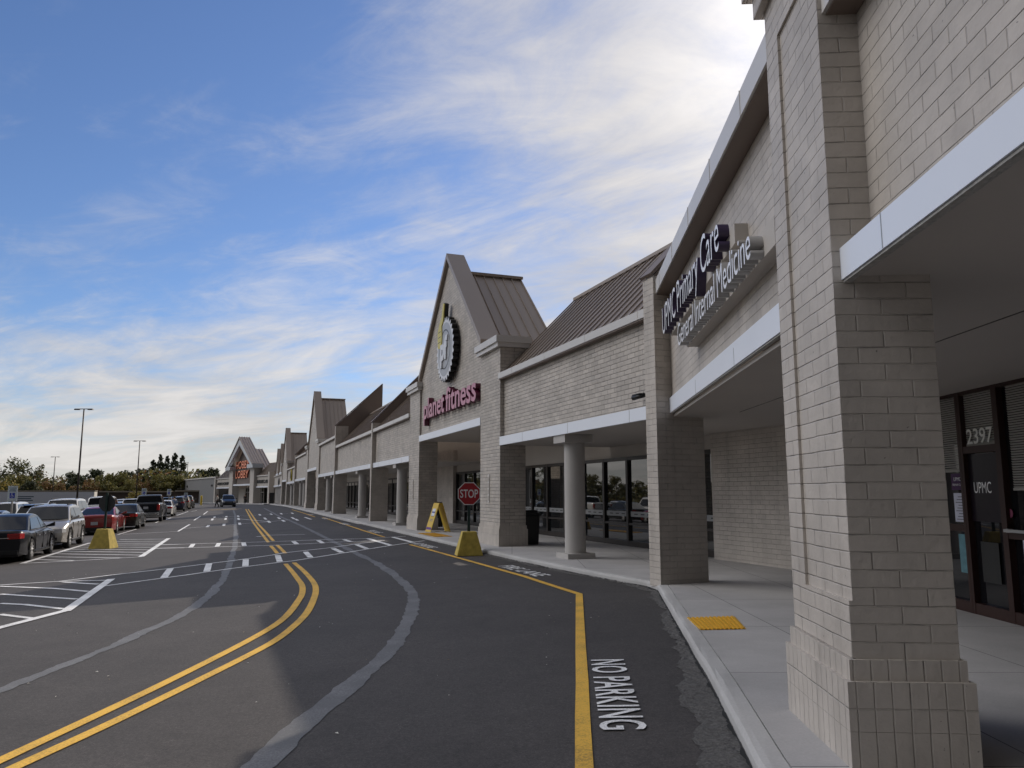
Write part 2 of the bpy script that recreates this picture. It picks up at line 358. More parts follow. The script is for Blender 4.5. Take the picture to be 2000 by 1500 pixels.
BRICK_COL = (.535, .487, .437)
M_BRICK = brick_mat('painted_brick', BRICK_COL)
M_BRICK_ROUGH = brick_mat('painted_brick_open_joints', BRICK_COL, mortar=.0085, strength=1.0, dark=.66, var=.13)
M_SOLDIER = brick_mat('painted_soldier_brick', BRICK_COL, bw=.098, rh=.46, offset=0)
M_SOLDIER2 = brick_mat('painted_rowlock_brick', BRICK_COL, bw=.098, rh=.30, offset=0)
M_STUCCO = plain('taupe_painted_wall', (.49, .455, .415), .7, noise=.06, nscale=1.5, bump=.15)
M_FASCIA = plain('white_metal_fascia', (.80, .84, .92), .35, noise=.02, nscale=2)  # blue of the reflected sky is tinted into the white base colour
M_CAP = plain('pale_metal_coping', (.62, .60, .58), .4, noise=.05, nscale=2)
M_SOFFIT = plain('taupe_soffit', (.50, .465, .43), .75, noise=.05, nscale=1.)
M_ROOF = plain('bronze_standing_seam', (.33, .275, .232), .42, metal=.25, noise=.07, nscale=.7)
M_ROOFDK = plain('dark_bronze_cladding', (.20, .155, .13), .5, metal=.1, noise=.06, nscale=.7)
M_COLUMN = plain('taupe_column_paint', (.45, .43, .41), .6, noise=.05, nscale=2)
M_GLASS = glass_mat('tinted_shop_glass')
M_FRAME = plain('dark_bronze_frame', (.018, .013, .011), .4)
M_REDFRAME = plain('dark_red_brown_frame', (.030, .011, .008), .4)
M_DARK = plain('black_plastic', (.015, .015, .016), .45)
M_WHITE = plain('white_sheet', (.82, .82, .82), .5, noise=.03)
M_STEEL = plain('galvanised_steel', (.42, .42, .42), .4, metal=.6)
M_ASPH = asphalt_mat()
M_YEL = paint_mat('yellow_road_paint', (.78, .46, .055))
M_WHT = paint_mat('white_road_paint', (.86, .86, .86))
M_SEAL = paint_mat('crack_seal', (.20, .20, .205), .56)
M_WALK = concrete_mat('sidewalk_concrete', (.475, .46, .45))
M_CURB = concrete_mat('curb_concrete', (.50, .49, .48), False)
M_BARRIER = plain('yellow_barrier_paint', (.50, .38, .075), .7, noise=.55, nscale=7, bump=.4, bscale=25)
M_TACT = plain('yellow_tactile_plate', (.72, .40, .03), .55, noise=.1)
M_GREENPOST = plain('dark_green_post', (.015, .035, .03), .5)
MARKS = {
  'yellow_centre': [[(-3.54,5.47),(-3.53,5.6),(-3.44,6.78),(-3.37,7.91),(-3.3,10.25),(-3.34,11.52),(-3.51,12.68),(-3.69,13.66),(-3.81,14.32),(-4.02,15.17),(-4.26,15.99),(-4.54,16.76),(-5.11,18.35),(-5.92,20.53)],[(-7.21,24.08),(-7.93,26.05),(-8.44,27.4)],[(-9.16,29.42),(-11.74,36.52),(-15.47,46.79),(-18.36,54.88),(-30.33,88.62)],[(-3.34,5.31),(-3.33,5.46),(-3.21,6.34),(-3.12,7.35),(-2.97,9.27),(-2.95,10.18),(-3.09,11.77),(-3.26,12.8),(-3.46,13.81),(-3.63,14.61),(-3.82,15.37),(-4.03,16.07),(-4.29,16.84),(-4.94,18.65),(-5.77,20.79)],[(-6.93,23.98),(-7.65,25.94),(-8.33,27.76)],[(-9.19,30.14),(-12.25,38.6),(-15.19,46.62),(-18.02,54.64),(-29.93,88.23)]],
  'crack_left': [[(-4.93,7.59),(-4.92,7.73),(-4.97,8.95),(-5.01,10.39),(-5.18,12.52),(-5.55,14.29),(-6.15,16.61),(-7.33,20.34),(-9.07,25.56),(-10.92,30.91),(-13.25,37.5),(-16.07,45.29),(-23.33,65.71),(-30.79,85.96)]],
  'crack_right': [[(-1.67,5.12),(-1.65,5.31),(-1.62,5.95),(-1.55,6.77),(-1.5,7.25),(-1.45,8.03),(-1.38,9.21),(-1.42,10.68),(-1.56,12.68),(-1.67,13.52),(-1.85,14.48),(-2.36,16.52),(-3.2,19.27),(-4.61,23.22),(-5.71,26.31),(-7.16,30.37),(-9.75,37.66),(-12.47,45.28),(-17.69,59.22),(-22.56,72.98),(-28.78,90.34)]],
  'fire_line': [[(0.41,4.58),(0.45,5.07),(0.54,6.18),(0.64,7.32),(0.75,8.71),(1.13,13.28),(0.26,16.05),(-1.02,19.56),(-2.24,22.88),(-3.37,25.88)],[(-4.94,30.24),(-6.71,35.31),(-9.45,43.37),(-13.21,54.28)],[(-14.01,55.38),(-17.9,66.63),(-22.46,79.38)]],
  'cross_lines': [[(-8.71,16.78),(-7.64,18.55),(-7.08,19.66),(-6.18,21.05),(-5.96,21.27),(-5.01,23.37),(-4.04,25.63),(-2.95,27.76)],[(-11.65,17.59),(-11.47,17.66),(-10.35,18.04),(-9.71,19.05),(-8.81,20.29),(-7.71,22.17),(-7.15,23.49),(-7.04,24.11),(-5.92,25.67),(-5.36,26.94),(-4.62,28.3)],[(-12.89,28.17),(-11.44,27.88),(-10.08,27.74),(-8.59,27.66),(-7.5,27.84),(-6.14,28.26),(-4.71,28.25)],[(-13.38,29.84),(-11.94,29.92),(-10.47,29.75),(-8.7,29.69),(-7.0,29.89),(-5.63,29.67),(-3.82,30.39)],[(-18.32,43.6),(-17.61,45.33),(-16.46,47.41),(-15.52,48.83),(-14.7,51.62)],[(-22.1,57.54),(-19.91,56.72),(-15.56,49.68)],[(-23.62,61.48),(-22.27,63.39),(-20.9,64.73),(-18.75,66.32)],[(-10.92,34.18),(-8.97,33.83)]],
  'cross_rungs': [[(-8.81,20.29),(-7.99,18.08)],[(-8.23,21.35),(-7.42,19.12)],[(-7.53,22.21),(-6.85,20.19)],[(-6.97,23.32),(-6.26,21.17)],[(-6.39,24.25),(-5.69,22.18)],[(-5.77,25.26),(-5.1,23.52)],[(-5.3,26.68),(-4.56,24.65)],[(-6.35,29.53),(-5.78,28.11)],[(-5.45,29.59),(-3.97,25.75)],[(-4.56,29.95),(-3.36,26.73)],[(-12.12,29.77),(-11.44,27.88)],[(-11.16,29.82),(-10.51,27.91)],[(-10.16,29.62),(-9.48,27.74)],[(-8.24,29.48),(-7.64,27.81)],[(-7.32,29.55),(-6.72,27.84)],[(-18.28,47.05),(-17.31,44.3)],[(-17.76,48.12),(-16.74,45.31)],[(-17.22,49.24),(-16.07,46.11)],[(-22.65,58.99),(-21.27,55.23)],[(-21.7,59.09),(-20.4,55.47)],[(-20.58,58.58),(-19.06,54.4)],[(-24.42,63.98),(-23.27,60.89)],[(-23.52,64.19),(-22.48,61.29)],[(-22.78,64.71),(-21.5,61.23)],[(-21.67,66.73),(-20.33,62.96)],[(-18.23,57.31),(-16.83,53.39)],[(-15.95,50.94),(-14.8,47.68)],[(-20.88,67.29),(-19.71,63.95)],[(-17.11,56.95),(-15.95,53.59)],[(-15.22,51.59),(-14.2,48.66)],[(-20.13,67.71),(-19.0,64.33)],[(-19.28,68.05),(-18.15,64.6)],[(-15.95,56.39),(-14.67,52.54)],[(-14.64,52.66),(-13.65,49.74)],[(-14.76,55.49),(-13.11,50.9)],[(-10.93,33.42),(-10.67,33.3)]],
  'hatch': [[(-9.24,18.16),(-7.48,13.26)],[(-7.52,13.36),(-7.58,11.77),(-7.58,11.53)],[(-9.25,17.94),(-10.33,18.0)],[(-9.02,17.19),(-10.16,17.84)],[(-8.54,15.93),(-9.66,16.66),(-11.31,17.42)],[(-8.15,14.81),(-10.36,15.99)],[(-7.69,13.57),(-8.78,14.28),(-9.42,14.56)],[(-7.53,12.54),(-8.51,13.17)],[(-14.56,23.35),(-17.65,32.76)],[(-11.55,24.43),(-15.0,34.16)],[(-11.52,24.42),(-13.22,23.68),(-14.54,23.4)],[(-14.92,24.65),(-13.28,23.79)],[(-15.2,25.69),(-11.97,24.19)],[(-15.61,26.91),(-11.75,25.03)],[(-16.03,28.08),(-12.19,26.19)],[(-16.39,29.12),(-12.59,27.35)],[(-16.74,30.18),(-13.05,28.63)],[(-17.16,31.25),(-13.53,29.94)],[(-17.53,32.26),(-13.89,31.01)],[(-16.75,33.04),(-14.36,32.25)],[(-17.28,34.46),(-14.88,33.71)],[(-13.74,30.2),(-12.5,29.87)],[(-12.76,27.99),(-11.64,27.83)]],
  'stall': [[(-19.7,39.06),(-21.51,44.71)],[(-17.27,40.38),(-20.34,49.24)],[(-19.53,39.22),(-17.27,40.38)],[(-23.06,56.51),(-26.72,66.84)],[(-28.4,71.69),(-32.9,84.13)],[(-24.72,54.07),(-25.84,57.13)],[(-26.81,60.35),(-28.37,64.92)],[(-30.73,71.38),(-35.63,85.64)],[(-35.18,85.24),(-36.71,90.63)]],
  'stopbar': [[(-35.08,90.05),(-31.74,91.48)]],
}
# ------------------------------------------------------------------ ground
class Frame:                       # a straight run of building: s runs away from the camera along the front, o is the depth behind the front
    def __init__(s, x, y, deg):
        a = R_(deg); s.org = Vector((x, y, 0)); s.d = Vector((math.sin(a), math.cos(a), 0)); s.n = Vector((math.cos(a), -math.sin(a), 0))
        s.rot = -math.pi / 2 - a
    def P(s, t, o, z=0.): return s.org + s.d * t + s.n * o + Vector((0, 0, z))
    def so(s, x, y):
        q = Vector((x, y, 0)) - s.org; return q.dot(s.d), q.dot(s.n)
FF = Frame(-.35, 22.62, -20)       # the long row
NF = Frame(1.96, 4.60, 3.6)        # the near clinic front
HF = Frame(-41.9, 138, -31.5)      # the store at the end
def clamp(v, a, b): return max(a, min(b, v))
def gexact(x, y):
    s_, o_ = FF.so(x, y); lf = -o_ - .75
    ln = (x - 1.43) * -.9924 + (y - 4.75) * .1227
    k = 1.5; h = max(k - abs(lf - ln), 0) / k; L = min(lf, ln) - h * h * k * .25
    return -.034 * clamp(L, 0, 16) * clamp(1 - (y - 90) / 40, 0, 1) - .075 * clamp(L - 16, 0, 30) * clamp((700 - y) / 300, 0, 1) - .008 * clamp(y - 95, 0, 200)
def axis_(segs):
    out = []
    for a, b, st in segs:
        n = max(1, round((b - a) / st)); out += [a + (b - a) * i / n for i in range(n)]
    return out + [segs[-1][1]]
GX = axis_([(-2500, -300, 220), (-300, -120, 20), (-120, -46, 4), (-46, -26, 1), (-26, 8, .5), (8, 60, 6), (60, 300, 40), (300, 2500, 220)])
GY = axis_([(-600, -60, 90), (-60, -8, 6), (-8, 50, .5), (50, 100, 1), (100, 200, 4), (200, 420, 20), (420, 3000, 215)])
GZ = [[gexact(x, y) for x in GX] for y in GY]
def gz(x, y):
    i = clamp(bisect_right(GX, x) - 1, 0, len(GX) - 2); j = clamp(bisect_right(GY, y) - 1, 0, len(GY) - 2)
    u = (x - GX[i]) / (GX[i + 1] - GX[i]); v = (y - GY[j]) / (GY[j + 1] - GY[j])
    return (GZ[j][i] * (1 - u) + GZ[j][i + 1] * u) * (1 - v) + (GZ[j + 1][i] * (1 - u) + GZ[j + 1][i + 1] * u) * v
def build_ground():
    mb = MB(); w = len(GX)
    for j, y in enumerate(GY):
        for i, x in enumerate(GX): mb.v.append((x, y, GZ[j][i]))
    for j in range(len(GY) - 1):
        for i in range(w - 1):
            mb.f.append((j * w + i, j * w + i + 1, (j + 1) * w + i + 1, (j + 1) * w + i)); mb.sm.append(True)
            x, y = GX[i], GY[j]
            mb.m.append(1 if (y > 262 or y < -60 or x < -240 or x > 60) else 0)
    tag(mb.build('parking_lot_ground', [M_ASPH, plain('dry_grass', (.085, .09, .04), .9, noise=.4, nscale=.05)], uv=False, recalc=False), kind='structure')
build_ground()

def resample(L, st=.4):
    out = [Vector((*L[0], 0))]
    for a, b in zip(L, L[1:]):
        a = Vector((*a, 0)); b = Vector((*b, 0)); n = max(1, int((b - a).length / st))
        out += [a.lerp(b, i / n) for i in range(1, n + 1)]
    return out
def smooth_line(L, it=2):
    for _ in range(it):
        if len(L) < 3: return L
        q = [L[0]]
        for a, b in zip(L, L[1:]):
            q += [(a[0] * .75 + b[0] * .25, a[1] * .75 + b[1] * .25), (a[0] * .25 + b[0] * .75, a[1] * .25 + b[1] * .75)]
        L = q + [L[-1]]
    return L
def strip(mb, L, width, h=.008, jit=0., rnd=None):
    P = resample(L, .07 if jit else .4); rnd = rnd or random.Random(1); row = []; ja = jb = 0.
    for i, p in enumerate(P):
        t = (P[min(i + 1, len(P) - 1)] - P[max(i - 1, 0)]); t.normalize(); nrm = Vector((-t.y, t.x, 0))
        ja = ja * .86 + rnd.uniform(-jit, jit) * .5; jb = jb * .86 + rnd.uniform(-jit, jit) * .5
        w0 = width / 2 + ja + rnd.uniform(-jit, jit) * .25; w1 = width / 2 + jb + rnd.uniform(-jit, jit) * .25
        a = p + nrm * w0; b = p - nrm * w1; a.z = gz(a.x, a.y) + h; b.z = gz(b.x, b.y) + h
        mb.v += [tuple(a), tuple(b)]; row.append(len(mb.v) - 2)
    for a, b in zip(row, row[1:]):
        mb.f.append((a, a + 1, b + 1, b)); mb.m.append(0); mb.sm.append(False)
def marking(name, lines, width, mat, h=.008, **k):
    mb = MB()
    for L in lines: strip(mb, L, width, h, **k)
    return tag(mb.build(name, mat), kind='structure')
rj = random.Random(4)
marking('crack_sealant_line', [smooth_line(MARKS['crack_left'][0])], .17, M_SEAL, .004, jit=.03, rnd=rj)
marking('crack_sealant_band', [smooth_line(MARKS['crack_right'][0])], .19, M_SEAL, .004, jit=.03, rnd=rj)
marking('double_yellow_centre_line', [smooth_line(L) for L in MARKS['yellow_centre']], .115, M_YEL)
marking('yellow_fire_lane_line', MARKS['fire_line'], .115, M_YEL, .009)
marking('crosswalk_edge_lines', MARKS['cross_lines'], .10, M_WHT, .0095)
marking('crosswalk_rungs', MARKS['cross_rungs'], .16, M_WHT, .0115)
marking('hatched_island_marking', MARKS['hatch'][2:8] + MARKS['hatch'][10:], .105, M_WHT, .0095)
marking('hatched_island_border', MARKS['hatch'][:2] + MARKS['hatch'][8:10], .17, M_WHT, .0115)
marking('parking_stall_lines', MARKS['stall'], .11, M_WHT)
marking('yellow_stop_bar', MARKS['stopbar'], .5, M_YEL)

def ground_text(txt, start, end, height, gap):
    """stencilled lettering read from the road: baseline from start to end, letters rising towards the kerb"""
    a = Vector((*start, 0)); b = Vector((*end, 0)); t = (b - a).normalized(); up = Vector((-t.y, t.x, 0))
    me = text_mesh(txt, 0, (b - a).length, 0, height, 0, bold=.012, spacing=1.06); me.name = 'stencil'
    for v in me.vertices:
        p = a + t * v.co.x + up * (v.co.y + gap); v.co = (p.x, p.y, gz(p.x, p.y) + .012)
    me.materials.append(M_WHT); o = bpy.data.objects.new('fire_lane_lettering', me); COL.objects.link(o); tag(o, kind='structure')
ground_text('NO PARKING', (.80, 8.15), (.63, 5.80), .34, .0)
def far_text(txt, s_mid, o, ln=2.35):
    ground_text(txt, FF.P(s_mid + ln / 2, o)[:2], FF.P(s_mid - ln / 2, o)[:2], .36, .0)
far_text('FIRE LANE', -5.35, -1.50)
far_text('NO PARKING', 3.36, -1.60); far_text('FIRE LANE', 12.8, -1.55); far_text('NO PARKING', 21.9, -1.6); far_text('FIRE LANE', 31.5, -1.55); far_text('NO PARKING', 41.5, -1.5)

# pavement, kerb, broken edge of the asphalt
SW = .13
def drop(y): return -.008 * clamp(y - 95, 0, 200)
CURB = [(.42, -9), (.60, -3), (1.43, 4.75), (1.68, 6.6), (2.10, 10.2), (2.42, 12.9), (2.47, 13.35), (2.38, 13.9)] + [tuple(FF.P(s_, o_)[:2]) for s_, o_ in ((-7, -.60), (-5, -.69), (-3, -.76), (0, -.78), (3.4, -.78), (8, -.78), (14, -.78), (30, -.78), (50, -.78), (70, -.78), (76, -.78), (90, -.78), (105, -.78), (118, -.78), (126, -.78))]
BACK = [(6.05, -9), (6.05, -3), (6.05, 4.75), (6.05, 6.6), (6.05, 10.2), (6.05, 12.9), (6.05, 13.9), (6.05, 15.1)] + [tuple(FF.P(s_, 3.80)[:2]) for s_ in (-7, -5, -3, 0, 3.4, 8, 14, 30, 50, 70, 76, 90, 105, 118, 126)]
def offset_line(L, d):
    out = []
    for i, p in enumerate(L):
        t = Vector(L[min(i + 1, len(L) - 1)]) - Vector(L[max(i - 1, 0)]); t.normalize(); out.append((p[0] + t.y * d, p[1] - t.x * d))
    return out
def build_walk():
    inner = offset_line(CURB, .165); mb = MB()
    for i in range(len(CURB) - 1):
        q = [inner[i], BACK[i], BACK[i + 1], inner[i + 1]]
        mb.face([(x, y, SW + drop(y)) for x, y in q])
        q2 = [inner[i], inner[i + 1]]
        mb.face([(q2[0][0], q2[0][1], SW + drop(q2[0][1])), (q2[1][0], q2[1][1], SW + drop(q2[1][1])), (q2[1][0], q2[1][1], drop(q2[1][1]) - .1), (q2[0][0], q2[0][1], drop(q2[0][1]) - .1)])
    tag(mb.build('sidewalk', M_WALK), kind='structure')
    mb = MB(); c1 = offset_line(CURB, .155); rr = random.Random(3)
    def res(L, st=.5):
        out = [Vector(L[0])]
        for a, b in zip(L, L[1:]):
            a = Vector(a); b = Vector(b); n = max(1, int((b - a).length / (st if a.y < 40 else 4))); out += [a.lerp(b, k / n) for k in range(1, n + 1)]
        return out
    A = res(CURB); B = []
    for i, p in enumerate(A):
        t = A[min(i + 1, len(A) - 1)] - A[max(i - 1, 0)]; t.normalize(); B.append(Vector((p.x + t.y * .155, p.y - t.x * .155)))
    prof = [(0., -.06), (.004, .085), (.022, SW - .006), (.06, SW), (.155, SW), (.156, -.05)]
    rows = []
    for a, b in zip(A, B):
        t = (b - a).normalized(); z = drop(a.y); r = []
        for o_, h in prof:
            p = a + t * (o_ + (rr.uniform(-.006, .006) if o_ < .05 else 0)); r.append((p.x, p.y, z + h + (rr.uniform(-.004, .004) if 0 < o_ < .1 else 0)))
        rows.append(r)
    for r0, r1 in zip(rows, rows[1:]):
        for k in range(len(prof) - 1): mb.face([r0[k], r1[k], r1[k + 1], r0[k + 1]])
    tag(mb.build('concrete_curb', M_CURB), kind='structure')
    # broken, patched strip where the asphalt meets the kerb
    mb = MB(); prev = None; w = .15; P = res(CURB, .05); rr = random.Random(11)
    for i, p in enumerate(P):
        if p.y < 1 or p.y > 42: continue
        t = P[min(i + 1, len(P) - 1)] - P[max(i - 1, 0)]; t.normalize(); nl = Vector((-t.y, t.x))
        base = .22 - .12 * clamp((p.y - 6) / 8, 0, 1); w = clamp(w * .93 + .07 * (base + rr.uniform(-.45, .47)) + rr.uniform(-.004, .004), .015, .34)
        row = []
        for k in range(6):
            q = p + nl * (w * k / 5 * (1 + rr.uniform(-.04, .04)) - .01); hh = .022 * (1 - k / 5) + .006 + rr.uniform(-.006, .008) * (k < 5)
            row.append((q.x, q.y, gz(q.x, q.y) + hh))
        if prev:
            for k in range(5): mb.face([prev[k], row[k], row[k + 1], prev[k + 1]])
        prev = row
    tag(mb.build('broken_asphalt_edge', plain('rough_broken_asphalt', (.068, .065, .063), .95, noise=1.6, nscale=38, bump=1., bscale=55)), kind='structure')
    mb = MB(); prev = None; rr = random.Random(17); w = .03
    for i, p in enumerate(P):                       # ragged gap between the asphalt and the kerb, its dark painted as a strip
        if p.y < 1 or p.y > 42: continue
        t = P[min(i + 1, len(P) - 1)] - P[max(i - 1, 0)]; t.normalize(); nl = Vector((-t.y, t.x)); w = clamp(w * .5 + rr.uniform(-.01, .022), .003, .04)
        a, b = p + nl * .012, p + nl * (.014 + w); row = [(a.x, a.y, gz(a.x, a.y) + .040), (b.x, b.y, gz(b.x, b.y) + .038)]
        if prev: mb.face([prev[0], row[0], row[1], prev[1]])
        prev = row
    tag(mb.build('kerb_gap_dark', plain('gap_black', (.010, .010, .010), .9)), kind='structure')
build_walk()
def litter():
    mb = MB(); rr = random.Random(5)
    for _ in range(240):
        y = 3 + 34 * rr.random() ** 1.5; x = rr.uniform(-9, 1.2) if y < 13 else rr.uniform(-12, -.6)
        if min(-FF.so(x, y)[1] - .75, (x - 1.43) * -.9924 + (y - 4.75) * .1227) < .2: continue
        a = rr.uniform(0, 6.28); l = rr.uniform(.006, .02); w = l * rr.uniform(.4, .9); z = gz(x, y) + .006
        u = Vector((math.cos(a), math.sin(a), 0)); v = Vector((-u.y, u.x, 0)); c = Vector((x, y, z))
        mb.face([c - u * l, c - v * w + Vector((0, 0, .004)), c + u * l, c + v * w + Vector((0, 0, .006))], 0 if rr.random() < .6 else 1)
    tag(mb.build('leaf_litter', [plain('pale_scraps', (.62, .60, .55), .7), plain('brown_scraps', (.25, .19, .12), .8)]), kind='stuff')
litter()

# ------------------------------------------------------------------ the strip mall
MALL = thing('strip_mall', 'long taupe painted-brick strip mall with steep gables, brown metal roofs and a columned walkway', 'shopping centre', (-.35, 22.62, 0))
def fb(frame, dz=0.):
    class B(MB):
        def sb(self, s0, s1, o0, o1, z0, z1, m=0): self.box(-s1, -s0, o0, o1, z0 + dz, z1 + dz, m)
        def spoly(self, pts, o0, o1, m=0):          # polygon of (s,z) extruded through depth
            self.extr([(-s, o0, z + dz) for s, z in pts], (0, o1 - o0, 0), m)
        def opoly(self, pts, s0, s1, m=0):          # polygon of (o,z) extruded along the front
            self.extr([(-s0, o, z + dz) for o, z in pts], (-(s1 - s0), 0, 0), m)
        def done(self, name, mats, parent=MALL, bevel=0):
            o = self.build(name, mats, None, frame.org, frame.rot, bevel=bevel); 
            if parent.location.length > 0: world_parent(o, parent)
            return o
    return B()
def sub(o, parent):               # sub-part that keeps its placement
    o.parent = parent; o.matrix_parent_inverse = (Matrix.Translation(parent.location) @ Matrix.Rotation(parent.rotation_euler.z, 4, 'Z')).inverted(); return o
def subpart(mb, frame, name, mats, parent):
    return sub(mb.build(name, mats, None, frame.org, frame.rot), parent)

def seams(b, s0, s1, prof, step=.42, w=.03, h=.045, mat=1):
    """raised seams running up a roof whose (o,z) profile is a straight line prof=((o0,z0),(o1,z1))"""
    (o0, z0), (o1, z1) = prof; L = math.hypot(o1 - o0, z1 - z0); nx, nz = -(z1 - z0) / L * h, (o1 - o0) / L * h
    n = max(1, round((s1 - s0) / step))
    for i in range(n + 1):
        s_ = s0 + (s1 - s0) * i / n; a, c = max(s0, s_ - w / 2), min(s1, s_ + w / 2)
        b.opoly([(o0, z0 + .012), (o1, z1 + .012), (o1 + nx, z1 + nz), (o0 + nx, z0 + nz)], a, c, mat)
def mansard(s0, s1, ze, frame=FF, depth=2.37, rise=2.42, dz=0., parent=MALL, o_eave=.10, step=.42):
    b = fb(frame, dz); o0, o1 = o_eave, o_eave + depth
    b.opoly([(o0, ze), (o1, ze + rise), (o1 + .06, ze + rise), (o1 + .06, ze - .15), (o0, ze - .05)], s0, s1)
    seams(b, s0 + .02, s1 - .02, ((o0, ze), (o1, ze + rise)), step, mat=0)
    b.sb(s0, s1, o1 - .06, o1 + .12, ze + rise + .002, ze + rise + .09)
    return b.done('standing_seam_roof', [M_ROOF], parent)
def bay(s0, s1, zb=3.05, zc=5.02, frame=FF, dz=0., roof=True, cols=(), o_wall=.12, parent=MALL, seam=True):
    b = fb(frame, dz); b.sb(s0, s1, o_wall, .45, zb + .24, zc); b.done('brick_parapet_wall', M_BRICK_ROUGH, parent)
    b = fb(frame, dz); b.sb(s0, s1, -.02, .06, zb, zb + .25)
    f = b.done('white_fascia_band', M_FASCIA, parent)
    s_ = s0 + 1.5
    while s_ < min(s1 - .5, 50):
        b = fb(frame, dz); b.sb(s_, s_ + .012, -.0225, -.018, zb + .003, zb + .247); s_ += 3.0; subpart(b, frame, 'fascia_joint', M_STEEL, f)
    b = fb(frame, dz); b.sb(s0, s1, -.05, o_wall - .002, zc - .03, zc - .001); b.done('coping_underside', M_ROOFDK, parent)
    b = fb(frame, dz); b.sb(s0, s1, -.07, .46, zc, zc + .17)
    s_ = s0 + 1.0
    while s_ < s1: b.sb(s_, s_ + .01, -.075, .1, zc + .002, zc + .172); s_ += 2.4
    b.done('metal_coping', M_CAP, parent)
    b = fb(frame, dz); b.sb(s0, s1, .062, 3.78, zb + .012, zb + .08); b.done('soffit', M_SOFFIT, parent)
    if roof: mansard(s0, s1, zc + .18, frame, dz=dz, parent=parent)
    for c in cols: column(c, zb, frame, dz, parent)
def column(s_, ztop, frame=FF, dz=0., parent=MALL, o=.42, r=.25):
    b = fb(frame, dz); b.lathe([(r, SW + dz), (r, ztop + dz)], (-s_, o, 0), n=24); c = b.done('round_column', M_COLUMN, parent)
    b = fb(frame, dz); b.sb(s_ - .35, s_ + .35, o - .35, o + .35, SW - .02, SW + .12); subpart(b, frame, 'plinth', M_COLUMN, c)
    b = fb(frame, dz); b.sb(s_ - .34, s_ + .34, o - .40, o + .34, ztop - .19, ztop + .005); subpart(b, frame, 'capital', M_COLUMN, c)
def pier(s0, s1, ztop, frame=FF, dz=0., o0=0., o1=.80, plinth=True, cap=True, parent=MALL):
    b = fb(frame, dz); b.sb(s0, s1, o0, o1, SW - .05, ztop); p = b.done('brick_pier', M_BRICK_ROUGH, parent)
    if plinth:
        b = fb(frame, dz); b.sb(s0 - .05, s1 + .05, o0 - .05, o1 + .05, SW - .05, .62); b.sb(s0 - .025, s1 + .025, o0 - .025, o1 + .025, .62, .72)
        subpart(b, frame, 'plinth', M_SOLDIER, p)
    if cap:
        b = fb(frame, dz); b.sb(s0 - .10, s1 + .10, o0 - .12, o1 + .1, ztop - .05, ztop + .08); b.sb(s0 - .16, s1 + .16, o0 - .18, o1 + .15, ztop + .08, ztop + .28)
        subpart(b, frame, 'pier_cap', M_CAP, p)
    return p
def gable(s0, s1, z0, ze, zp, frame=FF, dz=0., roof_drop=.5, back=3.0, parent=MALL, zsoff=None):
    m = (s0 + s1) / 2; zb = z0
    b = fb(frame, dz); b.spoly([(s0, zb + .24), (s1, zb + .24), (s1, ze), (m, zp), (s0, ze)], .08, .50); b.done('brick_gable_wall', M_BRICK_ROUGH, parent)
    b = fb(frame, dz); b.sb(s0, s1, -.02, .06, zb, zb + .25); f = b.done('white_fascia_band', M_FASCIA, parent)
    b = fb(frame, dz)
    for sa, sb_ in ((s0 - .12, m), (s1 + .12, m)):
        k = (zp - ze) / (m - s0); zz = ze - .12 * k
        b.spoly([(sa, zz + .02), (sb_, zp + .02), (sb_, zp + .24), (sa, zz + .24)], -.06, .64)
    b.done('gable_coping', M_ROOF, parent)
    b = fb(frame, dz); b.sb(s0, s1, .062, 3.78, zb + .012, zb + .08); b.done('soffit', M_SOFFIT, parent)
    # metal roof behind the gable parapet
    b = fb(frame, dz); d = roof_drop; k = (zp - ze) / (m - s0); w0, w1 = s0 - .75, s1 + .75; zl = ze - .75 * k
    b.spoly([(w0, zl - d), (m, zp - d), (w1, zl - d), (w1, zl - d - .12), (m, zp - d - .14), (w0, zl - d - .12)], .62, back)
    b.spoly([(w0 + .05, zl - d - .1), (m, zp - d - .12), (w1 - .05, zl - d - .1), (w1 - .05, 4.3), (w0 + .05, 4.3)], back - .25, back - .05)
    for side in (0, 1):
        for i in range(7):
            o_ = .66 + (back - .72) * i / 6
            sa, sb_ = (w0, m) if side == 0 else (w1, m)
            b.spoly([(sa, zl - d + .01), (sb_, zp - d + .01), (sb_, zp - d + .06), (sa, zl - d + .06)], o_ - .015, o_ + .015)
    b.sb(m - .12, m + .12, .63, back + .03, zp - d - .02, zp - d + .085)
    b.done('gable_metal_roof', M_ROOF, parent)
def fin(s_, zlow, back=2.9, slope=1.05, frame=FF, dz=0., o0=-.10, w=.38, parent=MALL, low=.85, z_brick=5.2):
    b = fb(frame, dz); b.sb(s_, s_ + w, o0, low, SW - .05, 3.3); b.opoly([(o0, 3.3), (low, 3.3), (low, zlow), (o0, zlow)], s_, s_ + w); p = b.done('brick_pier', M_BRICK, parent)
    b = fb(frame, dz); zt = zlow + (back - o0) * slope
    b.opoly([(o0 + .02, zlow + .002), (low + .01, 4.6), (back, 4.6), (back, zt), ], s_ + .03, s_ + w - .03)
    L = math.hypot(back - o0, zt - zlow); nx, nz = -(zt - zlow) / L * .06, (back - o0) / L * .06
    b.opoly([(o0 - .02, zlow), (back, zt), (back + nx, zt + nz), (o0 - .02 + nx, zlow + nz)], s_ - .02, s_ + w + .02)
    b.done('raking_firewall', M_ROOFDK, parent)

